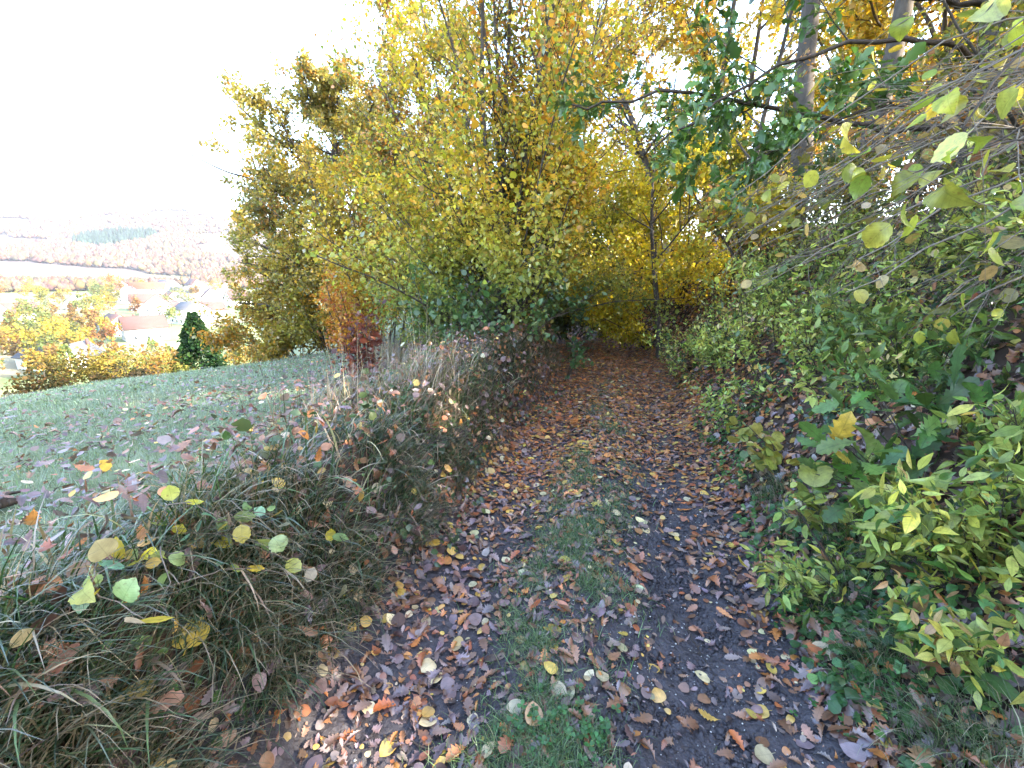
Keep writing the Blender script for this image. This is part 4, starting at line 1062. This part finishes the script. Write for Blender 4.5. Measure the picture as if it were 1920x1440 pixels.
# ---- saplings on the right bank
def saplings():
    pl = Plant('oak_sapling', 'oak sapling with big lobed green leaves among the privet', 'sapling', (1.95, 1.75, hz(1.95, 1.75)), None, 471)
    sp = dict(seg=[.12, .08, .06], wander=[.07, .1, .1], trop=[.0, 0, 0], n=[5, 2], ang=[45, 40], ratio=[.4, .4], start=[.25, .2], leaf=[7, 13, 16], max=1, rr=.5, rmin=.0015)
    stems_out(pl, (1.95, 1.75), 8, (15, 60), (.4, .62), (.004, .007), sp, .1, None, (-.25, -.1))
    pl.wood(['stems', 'twigs'], ['twig', 'twig'], [5, 4])
    pl.leaves([T_OAK, T_OAK2], .125, [(.06, .12, .035), (.09, .16, .04), (.14, .21, .05), (.42, .30, .05)], [4, 4, 2, .8], mat='leaf_near', sd=.2, droop=.25, up=1.2, keepfn=lambda P: np.linalg.norm(P - CAM, axis=1) > 1.3)
    pl = Plant('oak_sapling', 'yellowing oak seedling at the bottom right corner', 'sapling', (1.63, .98, hz(1.63, .98)), None, 472)
    stems_out(pl, (1.63, .98), 4, (10, 50), (.2, .34), (.003, .005), sp, .05, None, (.1, .1))
    pl.wood(['stems', 'twigs'], ['twig', 'twig'], [5, 4])
    pl.leaves([T_OAK, T_OAK2], .10, [(.20, .22, .04), (.42, .34, .05), (.14, .18, .04)], None, mat='leaf_near', sd=.2, up=1.2, keepfn=lambda P: np.linalg.norm(P - CAM, axis=1) > 1.2)
    for i, (b, n, L, lab, cols) in enumerate([((1.66, 1.85), 9, (.22, .45), 'low hazel seedling with round pale green leaves left of the privet', [(.11, .19, .045), (.18, .25, .05), (.34, .34, .07), (.07, .14, .04)]),
                                              ((1.95, 2.75), 7, (.2, .42), 'yellowing hazel seedling above the litter slope', [(.16, .2, .05), (.36, .33, .07), (.09, .14, .04)]),
                                              ((2.75, 6.0), 7, (.35, .7), 'fresh green hazel seedling below the pale privet', [(.09, .17, .035), (.14, .23, .04), (.05, .1, .03)])]):
        pl = Plant('hazel_seedling', lab, 'sapling', (*b, hz(*b)), 'hazel seedlings on the right bank', 475 + i)
        sp2 = dict(sp); sp2['leaf'] = [9, 16, 16]
        stems_out(pl, b, n, (15, 65), L, (.003, .005), sp2, .12, None, (-.2, -.1))
        pl.wood(['stems', 'twigs'], ['twig', 'twig'], [5, 4])
        pl.leaves([T_HAZEL, T_HAZEL2], .068, cols, None, mat='leaf_near', sd=.22, droop=.2, up=1.2)
saplings()

# ---- dark ivy and weeds on the right bank face: ground cover that climbs
def ivy():
    r = np.random.default_rng(83)
    n = 5200
    y = r.uniform(1.2, 8, n); t = 1.25 + r.gamma(2.2, .5, n); x = xc(y) + t / .966
    cl = fbm(x * 1.4, y * 1.4, 0, 2, 85)
    k = r.random(n) < np.clip((cl - .45) * 5, 0, 1); x, y = x[k], y[k]; n = len(x)
    P = np.stack([x, y, height(x, y) + r.uniform(.02, .12, n)], -1)
    nn = nrm(normal_at(x, y) + r.normal(0, .4, (n, 3)) + [-.2, -.3, 0]); D = nrm(np.cross(nn, r.normal(0, 1, (n, 3))))
    col = pal(n, [(.025, .055, .03), (.04, .08, .035), (.07, .12, .04)], None, .2, r)
    V, F, c, u = place([T_IVY, T_ROUND], P, D, nn, r.uniform(.03, .055, n), col, r=r)
    o = mk('ivy', V, F[0], M['leaf_green'], col=c, uv=u)
    tag(o, 'dark ivy leaves creeping over the right bank', kind='stuff')
ivy()

# ---- left bank: brambles and the yellow hazel twig
def brambles():
    data = [((700, 800), 'dark bramble on the bank crest below the dry grass'), ((770, 835), 'dark bramble hanging over the eroded edge'), ((850, 760), 'bramble with bluish leaves in the middle of the left bank'),
            ((930, 700), 'bramble tangled under the golden hazel'), ((640, 860), 'low bramble with purplish leaves left of the track'), ((880, 690), 'purple brown bramble patch before the green shoots'), ((985, 690), 'dark bramble farthest along the left bank')]
    for i, (pp, lab) in enumerate(data):
        p = at_ground(*pp); b = (p[0], p[1])
        pl = Plant('bramble', lab, 'bramble', (*b, hz(*b)), 'brambles on the left bank', 501 + i)
        sp = dict(seg=[.08, .06, .05], wander=[.12, .14, .1], trop=[-.05, -.03, 0], n=[6, 2], ang=[50, 40], ratio=[.4, .4], start=[.1, .2], leaf=[14, 20, 16], max=1, rr=.6, rmin=.0012)
        stems_out(pl, b, 22, (15, 95), (.25, .55), (.002, .0035), sp, .28)
        pl.wood(['stems', 'twigs'], ['twig', 'twig'], [4, 3])
        pl.leaves([T_BRAM, T_ROUND], .033, [(.035, .065, .03), (.055, .09, .035), (.10, .13, .05), (.13, .065, .055), (.22, .10, .06)], [3, 3, 1.5, 2.4, 1.8], mat='leaf_green', sd=.3, droop=.1, up=.9, field=(2, .5), keepfn=lambda P: P[:, 2] < height(P[:, 0], P[:, 1]) + .26)
brambles()

def left_twig():
    r = np.random.default_rng(91)
    p0 = at_ground(250, 1085)
    z0 = hz(p0[0], p0[1])
    root = thing('hazel_twig', 'leaning hazel twig with yellow and pale green leaves over the near left bank', 'shrub', (p0[0], p0[1], z0))
    tg = [(405, 935, .9), (470, 915, .9), (515, 965, .86), (505, 1010, .85), (575, 1060, .84), (655, 1110, .86), (440, 985, .86), (350, 1030, .85), (310, 1110, .84), (165, 1120, .84), (560, 1000, .87), (500, 905, .93), (270, 1160, .82), (620, 1010, .88), (200, 1065, .88)]
    polys, rads, LP, LD = [], [], [], []
    for px, py, f in tg:
        g = at_ground(px, py); e = CAM + (g - CAM) * f
        b = np.array([p0[0] + r.normal(0, .08), p0[1] + r.normal(0, .08), z0])
        m = (b + e) / 2 + [0, 0, .08 + r.normal(0, .03)]
        L = bend([b, b * .75 + e * .25 + [0, 0, .07], m, e], 12, .006, r)
        polys.append(L); rads.append(np.linspace(.0035, .0012, 12))
        for j in range(5, 12):
            for q in range(1 if j < 11 else 2):
                if r.random() < .62: LP.append(L[j] + r.normal(0, .012, 3)); LD.append(L[j] - L[j - 1])
    V, F = tubes(polys, rads, 5); mk('stems', V, F, M['twig_pale'], root, smooth=True)
    LP = np.array(LP); LD = nrm(np.array(LD)); n = len(LP)
    D = nrm(LD * .6 + r.normal(0, .65, (n, 3)) + [.1, -.1, -.2]); Nn = nrm(r.normal(0, .8, (n, 3)) + [0, -.1, 1])
    col = pal(n, [(.52, .44, .06), (.36, .40, .10), (.26, .38, .16), (.22, .42, .27), (.50, .33, .07), (.40, .36, .24)], [2, 2.5, 3, 2.5, 1, 1.8], .15, r)
    V, F, c, u = place([T_HAZEL, T_HAZEL2], LP, D, Nn, r.uniform(.034, .066, n), col, r=r)
    mk('foliage', V, F, M['leaf_near'], root, c, u)
left_twig()

# ================================================================== TREES BEHIND THE CAMERA that shade the foreground
def shade_trees():
    for i, (x, y, H) in enumerate([(7.5, 1.5, 9), (5.2, -1.8, 9), (9.5, -2.0, 9.5), (7.0, -5.5, 9.5), (11.5, 2.6, 9.5), (8.6, -.4, 9.5)]):
        lab = ['golden tree high on the bank level with the camera, to its right', 'golden tree on the bank just behind the camera', 'golden tree farther out behind the camera to the right', 'golden tree on the bank well behind the camera', 'golden tree at the outer edge of the wood right of the camera', 'golden tree between the others right of the camera'][i]
        broadleaf('maple_tree', lab, 'tree', (x, y), H, 'trees of the wood beside and behind the camera', 601 + i, [(.5, .35, .03), (.4, .3, .03), (.3, .26, .04)], None, n1=22, ratio=.42, start=.08, leafd=30, size=.16, r0=.12, n2=8, n3=5)
shade_trees()

# ================================================================== THE VALLEY
def at_px(px, dist):
    u = (px - 960) / 800; a = math.atan2(u, .985)
    return dist * math.sin(a), dist * math.cos(a)
def top_h(px, py, dist):
    """height of the point seen at a picture position at a ground distance"""
    u = (px - 960) / 800; v = (720 - py) / 800
    cp, sp = math.cos(PITCH), math.sin(PITCH)
    d = np.array([u, cp + v * sp, -sp + v * cp])
    return CAM[2] + d[2] / math.hypot(d[0], d[1]) * dist

def cloud(r, c, rad, n, clumps, size, flat=.85, shell=.55):
    """leaf clumps spread through a crown"""
    cc = nrm(r.normal(0, 1, (clumps, 3))) * (r.random((clumps, 1)) ** .45) * .8
    w = r.integers(0, clumps, n)
    p = cc[w] + nrm(r.normal(0, 1, (n, 3))) * (r.random((n, 1)) ** .5) * r.uniform(.22, .42, clumps)[w][:, None]
    return np.array(c) + p * np.array(rad), w

def far_tree(name, label, x, y, H, R, cols, seed, group, n=900, leaf=.3, conifer=False, trunk=.25, low=.15, w=None):
    r = np.random.default_rng(seed)
    z = hz(x, y)
    root = thing(name, label, 'tree' if H > 2.6 else 'shrub', (x, y, z), group)
    V, F = tubes([bend([(x, y, z - .3), (x + r.normal(0, .02) * H, y, z + H * .4), (x, y, z + H * (.95 if conifer else .7))], 7, .02 * H * .2, r)], [np.linspace(trunk, trunk * .2, 7)], 6)
    mk('trunk', V, F, M['bark'], root)
    if conifer:
        f = r.random(n) ** .75; h = H * (.06 + .94 * f); a = r.uniform(0, 2 * PI, n)
        lob = 1 + .25 * np.sin(a * 5 + h * 2.1 / H * 9) + .2 * np.sin(a * 3 - h * 20 / H) + r.normal(0, .12, n)
        rr = R * (1 - f) ** .9 * lob * (r.random(n) ** .35) + .03 * R
        P = np.stack([x + rr * np.cos(a), y + rr * np.sin(a), z + h - rr * .25], -1)
        D = nrm(np.stack([np.cos(a), np.sin(a), -.35 + 0 * a], -1) + r.normal(0, .3, (n, 3)))
        wq = (f * 12).astype(int)
    else:
        P, wq = cloud(r, (x, y, z + H * (low + (1 - low) * .5)), (R, R, H * (1 - low) * .52), n, max(7, int(n / 60)), leaf)
        P[:, 2] = np.maximum(P[:, 2], z + .05)
        D = nrm(r.normal(0, 1, (n, 3)))
    col = pal(n, cols, w, .2, r, r.random(60)[wq % 60], .45)
    V, F, c, u = place([T_DIAMOND, T_DIAMOND2, T_ROUND], P, D, nrm(r.normal(0, .7, (n, 3)) + [0, 0, .5]), leaf * r.uniform(.6, 1.4, n), col, r=r)
    mk('crown', V, F, M['far_leaf'], root, col=c)

def valley():
    # dark conifer and the shrubs at the lower edge of the meadow
    d = 34; x, y = at_px(375, d); z = hz(x, y)
    H = top_h(375, 585, d) - z
    far_tree('spruce_tree', 'dark green cone shaped conifer at the lower meadow edge', x, y, H, H * .36, [(.012, .03, .012), (.02, .045, .015), (.035, .06, .02)], 701, None, 6500, .2, True, .12)
    E = [(60, 668, 31, 1.5, [(.10, .085, .035), (.2, .13, .045), (.07, .07, .03)], 'brown and olive shrub at the left end of the meadow edge'),
         (118, 640, 32, 1.2, [(.26, .2, .05), (.14, .12, .04), (.09, .075, .03)], 'tall golden shrub with pointed top at the meadow edge'),
         (20, 740, 29, 1.2, [(.3, .15, .06), (.2, .12, .05)], 'low rusty shrub at the far left of the picture'),
         (200, 645, 33, 1.5, [(.40, .30, .06), (.26, .2, .05), (.13, .10, .04)], 'round yellow shrub in the middle of the meadow edge'),
         (240, 678, 31, 1.4, [(.06, .055, .03), (.11, .085, .045), (.04, .045, .025)], 'dark shrub right of the round yellow one'),
         (290, 655, 33, 1.6, [(.44, .30, .07), (.36, .2, .06), (.26, .22, .06)], 'orange yellow shrub left of the conifer'),
         (255, 632, 36, 1.5, [(.20, .22, .08), (.3, .3, .08)], 'greyish green shrub behind the dark one at the meadow edge'),
         (335, 678, 32, .9, [(.16, .18, .05), (.3, .25, .06)], 'low green shrub at the foot of the conifer'),
         (435, 575, 40, 2.6, [(.44, .34, .06), (.3, .26, .06), (.36, .2, .05)], 'yellow tree between the conifer and the oak'),
         (470, 625, 30, 1.6, [(.34, .24, .06), (.24, .2, .06), (.36, .18, .05)], 'sandy yellow shrub right of the conifer'),
         (505, 640, 26, 1.3, [(.32, .2, .06), (.24, .2, .06)], 'low bronze shrub under the edge of the oak'),
         (165, 700, 31, .9, [(.22, .15, .06), (.11, .09, .04)], 'small bronze shrub between golden and yellow shrubs')]
    for i, (px, py, d, R, cols, lab) in enumerate(E):
        x, y = at_px(px, d); z = hz(x, y); H = max(.9, top_h(px, py, d) - z)
        cols = [tuple(v * .62 for v in q) for q in cols]
        far_tree('edge_shrub' if H < 3 else 'edge_tree', lab, x, y, H, R, cols, 710 + i, 'shrubs along the lower edge of the meadow', 1500, .13, trunk=.05, low=.0)
    # trees of the valley
    r = np.random.default_rng(750)
    spots = []
    for (x0, x1, d0, d1, k) in ((-60, 225, 160, 340, 48), (150, 330, 110, 150, 3), (-60, 240, 380, 520, 14), (160, 470, 240, 520, 13), (230, 330, 85, 105, 3)):
        for i in range(k): spots.append((r.uniform(x0, x1), r.uniform(d0, d1)))
    adj = ['golden', 'yellow', 'pale green', 'bronze', 'rusty', 'olive']
    PALS = [[(.27, .18, .03), (.2, .15, .03)], [(.3, .22, .03), (.23, .19, .03)], [(.10, .13, .04), (.15, .16, .05)], [(.18, .10, .03), (.14, .10, .03)], [(.2, .08, .03), (.16, .10, .03)], [(.08, .09, .03), (.16, .15, .03)]]
    for i, (px, d) in enumerate(spots):
        x, y = at_px(px, d); H = r.uniform(9, 17) * (1 if d < 300 else 1.2); ci = int(r.choice(6, p=[.26, .20, .12, .16, .12, .14]))
        where = 'beyond the meadow on the near valley floor' if d < 155 else ('in the wooded slope left of the village' if d < 350 else ('in the band of trees behind the left slope' if px < 200 else 'among the village houses'))
        sz = 'tall' if H > 15 else ('small' if H < 11 else 'mid sized')
        lab = f'{sz} {adj[ci]} tree {where}'
        far_tree('valley_tree', lab, x, y, H, H * r.uniform(.34, .5), PALS[ci], 760 + i, lab.replace(' tree ', ' trees '), 650, (.55 if d < 160 else .8), trunk=.18, low=.05)
    # a pale green conifer pair in front of the village
    for i, (px, d, H, lab) in enumerate([(290, 112, 14, 'pale sunlit spruce in front of the big gabled house'), (318, 116, 12, 'shorter sunlit spruce right of its neighbour'), (125, 92, 13, 'slim spruce rising from the shrubs at the meadow edge')]):
        x, y = at_px(px, d)
        far_tree('spruce_tree', lab, x, y, H, H * .28, [(.10, .14, .05), (.16, .19, .06), (.24, .22, .06)], 840 + i, 'spruces in front of the village', 1500, .35, True, .15)
valley()

# ---- houses
def house(label, px, d, rot, w, l, h, rh, wall, roof, nwin=3, name='house', sink=.3):
    x, y = at_px(px, d); z = hz(x, y)
    root = thing(name, label, 'house', (x, y, z - sink), 'houses of the village', rot)
    W, Lh = w / 2, l / 2
    def B(x0, x1, y0, y1, z0, z1):
        v = np.array([[x0, y0, z0], [x1, y0, z0], [x1, y1, z0], [x0, y1, z0], [x0, y0, z1], [x1, y0, z1], [x1, y1, z1], [x0, y1, z1]], float)
        f = np.array([[0, 3, 2, 1], [4, 5, 6, 7], [0, 1, 5, 4], [1, 2, 6, 5], [2, 3, 7, 6], [3, 0, 4, 7]])
        return v, f
    # walls with gables (ridge along local y)
    v = np.array([[-W, -Lh, 0], [W, -Lh, 0], [W, Lh, 0], [-W, Lh, 0], [-W, -Lh, h], [W, -Lh, h], [W, Lh, h], [-W, Lh, h], [0, -Lh, h + rh], [0, Lh, h + rh]], float)
    q4 = np.array([[1, 2, 6, 5], [3, 0, 4, 7], [0, 1, 5, 4], [2, 3, 7, 6]]); q3 = np.array([[4, 5, 8], [6, 7, 9]])
    mk('wall', v, [q4, q3], M[wall], root, local=True)
    o = .55; s = rh / W
    def slab(sg):
        a = np.array([[0, -Lh - o, h + rh + .06], [sg * (W + o), -Lh - o, h - s * o + .06], [sg * (W + o), Lh + o, h - s * o + .06], [0, Lh + o, h + rh + .06]], float)
        b = a + [0, 0, .22]
        return np.concatenate([a, b])
    v = np.concatenate([slab(1), slab(-1)])
    f1 = np.array([[0, 1, 2, 3], [4, 7, 6, 5], [0, 4, 5, 1], [1, 5, 6, 2], [2, 6, 7, 3]])
    rf = mk('roof', v, np.concatenate([f1, f1 + 8]), M[roof], root, local=True)
    v, f = B(-.35 + W * .3, .35 + W * .3, Lh * .3, Lh * .3 + .7, h + rh * .4, h + rh + .9)
    ch = mk('chimney', v, f, M['roof_brown'], rf, local=True)
    for sy, fx in ((-1, 0), (1, 0)):
        for k in range(nwin):
            for fl in range(2 if h > 4 else 1):
                cx = -W + w * (k + .75) / (nwin + .5); zz = 1.1 + fl * 2.7
                v, f = B(cx - .5, cx + .5, sy * Lh - .04, sy * Lh + .04, zz, zz + 1.3)
                mk('window', v, f, M['glass'], root, local=True)
    for sx in (-1, 1):
        for k in range(nwin):
            cy = -Lh + l * (k + .75) / (nwin + .5)
            v, f = B(sx * W - .04, sx * W + .04, cy - .5, cy + .5, 1.2, 2.5)
            mk('window', v, f, M['glass'], root, local=True)
def village():
    H = [('big white house with broad brown hipped gable in mid village', 322, 330, .5, 18, 18, 6, 7, 'wall', 'roof_brown'),
         ('long white building with bright red roof at the village top', 305, 480, 2.0, 12, 24, 6.5, 5, 'wall', 'roof_red'),
         ('white house with dark gable left of the red roofed building', 268, 430, .4, 12, 14, 6, 5.5, 'wall', 'roof_grey'),
         ('white house with grey roof right of the red roofed building', 372, 440, 1.9, 12, 20, 6, 4.5, 'wall', 'roof_grey'),
         ('white gabled house behind the oak edge', 415, 400, .7, 12, 14, 6, 5.5, 'wall', 'roof_brown'),
         ('cream house with steep roof at the right end of the village', 448, 410, .3, 11, 14, 6, 6, 'wall_cream', 'roof_brown'),
         ('tall white block below the gabled house', 375, 290, 1.2, 12, 13, 8, 3.5, 'wall', 'roof_grey'),
         ('white house with red brown roof at the slope end', 232, 260, 1.0, 10, 14, 5.5, 4, 'wall', 'roof_brown'),
         ('small house with dark purple brown roof behind the meadow shrubs', 305, 140, 1.75, 7, 11, 3.4, 3.0, 'wall', 'roof_brown'),
         ('white house with two dark gables behind the golden shrubs', 155, 175, .4, 8, 9, 4, 5, 'wall', 'roof_grey'),
         ('white house with grey roof at the left edge of the valley', 92, 190, 1.3, 9, 13, 4, 3, 'wall', 'roof_grey'),
         ('white house in a row beneath the wooded hill', 255, 520, .9, 12, 16, 6, 5, 'wall', 'roof_brown'),
         ('cream house in a row beneath the wooded hill', 340, 540, 1.4, 12, 16, 6, 5, 'wall_cream', 'roof_grey'),
         ('white house at the right of the row beneath the wooded hill', 405, 530, .4, 12, 16, 6, 5, 'wall', 'roof_red')]
    r = np.random.default_rng(77)
    more = [('white house with brown roof beside the big gabled house', 292), ('small white house below the red roofed building', 312), ('white house half hidden by a yellow tree in mid village', 345), ('pale house with grey roof at the upper right of the village', 432),
            ('cream house under the wooded hill above the gabled house', 388), ('white house with brown roof at the upper left of the village', 240), ('white house with grey roof in the middle row of the village', 360), ('low white barn with brown roof near the village end', 462), ('white house with steep brown roof between the grey roofed ones', 398), ('cream house with brown roof in the upper row', 325)]
    more += [('tiny white house in the last row under the hill, left end', 222), ('tiny white house in the last row under the hill, middle', 285), ('tiny cream house in the last row under the hill, right end', 420), ('white house with brown roof left of the tall block', 350), ('white house at the far left among the slope trees', 60),
             ('white villa with grey roof above the slope trees', 180), ('pale house with brown roof right of the tall block', 408), ('white house with brown roof behind the spruces', 282)]
    for i, (lab, px) in enumerate(more):
        H.append((lab, px, [370, 420, 400, 500, 560, 480, 360, 380, 450, 580, 620, 640, 630, 300, 330, 390, 310, 240][i], r.uniform(0, 3), 11, 14, 5.5, r.uniform(4, 6), ['wall', 'wall_cream'][int('cream' in lab)], 'roof_grey' if 'grey' in lab else 'roof_brown'))
    for a in H: house(*a)
village()

# ---- woods on the far hills
def far_forest():
    r = np.random.default_rng(900)
    n = 40000
    a = np.radians(r.uniform(-62, -12, n)); d = r.uniform(560, 1750, n) 
    x, y = d * np.sin(a), d * np.cos(a)
    f = fbm(x / 170, y / 170, 0, 3, 91)
    k = (f > .45) | ((d > 1250) & (f > .36)); x, y, d, f = x[k], y[k], d[k], f[k]; n = len(x)
    z = height(x, y)
    con = (vnoise(x / 120, y / 120, 0, 93) > .80) & (d > 950)
    R = np.where(con, r.uniform(2.2, 3.6, n), r.uniform(2.4, 4.6, n)); H = np.where(con, r.uniform(10, 17, n), r.uniform(6, 12, n))
    oc = np.array([[1, 0, .45], [.5, .87, .5], [-.5, .87, .42], [-1, 0, .5], [-.5, -.87, .45], [.5, -.87, .5], [0, 0, 1], [0, 0, 0]], float)
    of = np.array([[0, 1, 6], [1, 2, 6], [2, 3, 6], [3, 4, 6], [4, 5, 6], [5, 0, 6], [1, 0, 7], [2, 1, 7], [3, 2, 7], [4, 3, 7], [5, 4, 7], [0, 5, 7]])
    v = oc[None] * r.uniform(.6, 1.35, (n, 8, 1)); v = np.where(con[:, None, None], v * np.array([1, 1, 1]), v)
    zc = np.where(con[:, None], np.where(oc[None, :, 2] > .9, 1, np.where(oc[None, :, 2] < .1, 0, .18)), oc[None, :, 2])
    V = np.stack([x[:, None] + v[..., 0] * R[:, None], y[:, None] + v[..., 1] * R[:, None], z[:, None] + zc * H[:, None]], -1)
    col = np.where(con[:, None], np.array([.03, .05, .035]), pal(n, [(.12, .07, .055), (.15, .09, .06), (.10, .075, .055), (.16, .11, .05)], None, .2, r))
    col = col * np.exp(r.normal(0, .2, (n, 1)))
    F = (of[None] + (np.arange(n) * 8)[:, None, None]).reshape(-1, 3)
    o = mk('forest', V.reshape(-1, 3), F, M['far_leaf'], col=np.repeat(col, 8, 0))
    tag(o, 'hazy mixed wood covering the far hill', kind='stuff')
far_forest()

# ================================================================== LIGHT, AIR, CAMERA
SUN_AZ, SUN_EL = math.radians(104), math.radians(29)
w = bpy.data.worlds.new('World'); sc.world = w; w.use_nodes = True
nt = w.node_tree; nt.nodes.clear()
ow = nt.nodes.new('ShaderNodeOutputWorld'); bg = nt.nodes.new('ShaderNodeBackground'); sky = nt.nodes.new('ShaderNodeTexSky')
sky.sky_type = 'NISHITA'; sky.sun_disc = False; sky.sun_elevation = SUN_EL; sky.sun_rotation = SUN_AZ
sky.air_density = 1.0; sky.dust_density = 2.2; sky.ozone_density = 1.0; sky.altitude = 200
bg.inputs['Strength'].default_value = .15
nt.links.new(sky.outputs[0], bg.inputs[0]); nt.links.new(bg.outputs[0], ow.inputs[0])
sd = bpy.data.lights.new('sun', 'SUN'); sd.energy = 2.0; sd.angle = math.radians(.5); sd.color = (1, .90, .74)
so = bpy.data.objects.new('sun', sd); C.objects.link(so)
dv = Vector((math.sin(SUN_AZ) * math.cos(SUN_EL), math.cos(SUN_AZ) * math.cos(SUN_EL), math.sin(SUN_EL)))
so.rotation_euler = dv.to_track_quat('Z', 'Y').to_euler(); so.location = (20, 10, 30)

HAZE = True
if HAZE:
    L = 2450.0; z0, z1 = -75.0, 260.0
    v = np.array([[-L, -L, z0], [L, -L, z0], [L, L, z0], [-L, L, z0], [-L, -L, z1], [L, -L, z1], [L, L, z1], [-L, L, z1]])
    f = np.array([[0, 3, 2, 1], [4, 5, 6, 7], [0, 1, 5, 4], [1, 2, 6, 5], [2, 3, 7, 6], [3, 0, 4, 7]])
    hm, ht, ho = newmat('haze')
    pv = ht.nodes.new('ShaderNodeVolumePrincipled')
    pv.inputs['Color'].default_value = (.92, .93, .96, 1); pv.inputs['Density'].default_value = .00018; pv.inputs['Anisotropy'].default_value = .3
    ht.links.new(pv.outputs[0], ho.inputs['Volume'])
    o = mk('haze', v, f, hm); tag(o, 'pale autumn haze over the valley', kind='stuff')

cd = bpy.data.cameras.new('camera'); co = bpy.data.objects.new('camera', cd); C.objects.link(co)
co.location = tuple(CAM); co.rotation_euler = (math.radians(90) - PITCH, 0, 0)
cd.sensor_fit = 'HORIZONTAL'; cd.sensor_width = 36; cd.lens = 15.0; cd.clip_start = .05; cd.clip_end = 12000
sc.camera = co
sc.view_settings.view_transform = 'Standard'; sc.view_settings.look = 'None'; sc.view_settings.exposure = 3.75; sc.view_settings.gamma = 1
sc.cycles.max_bounces = 6; sc.cycles.diffuse_bounces = 3; sc.cycles.glossy_bounces = 2; sc.cycles.transmission_bounces = 4; sc.cycles.volume_bounces = 0
sc.cycles.transparent_max_bounces = 4; sc.cycles.caustics_reflective = False; sc.cycles.caustics_refractive = False
sc.cycles.sample_clamp_indirect = 8
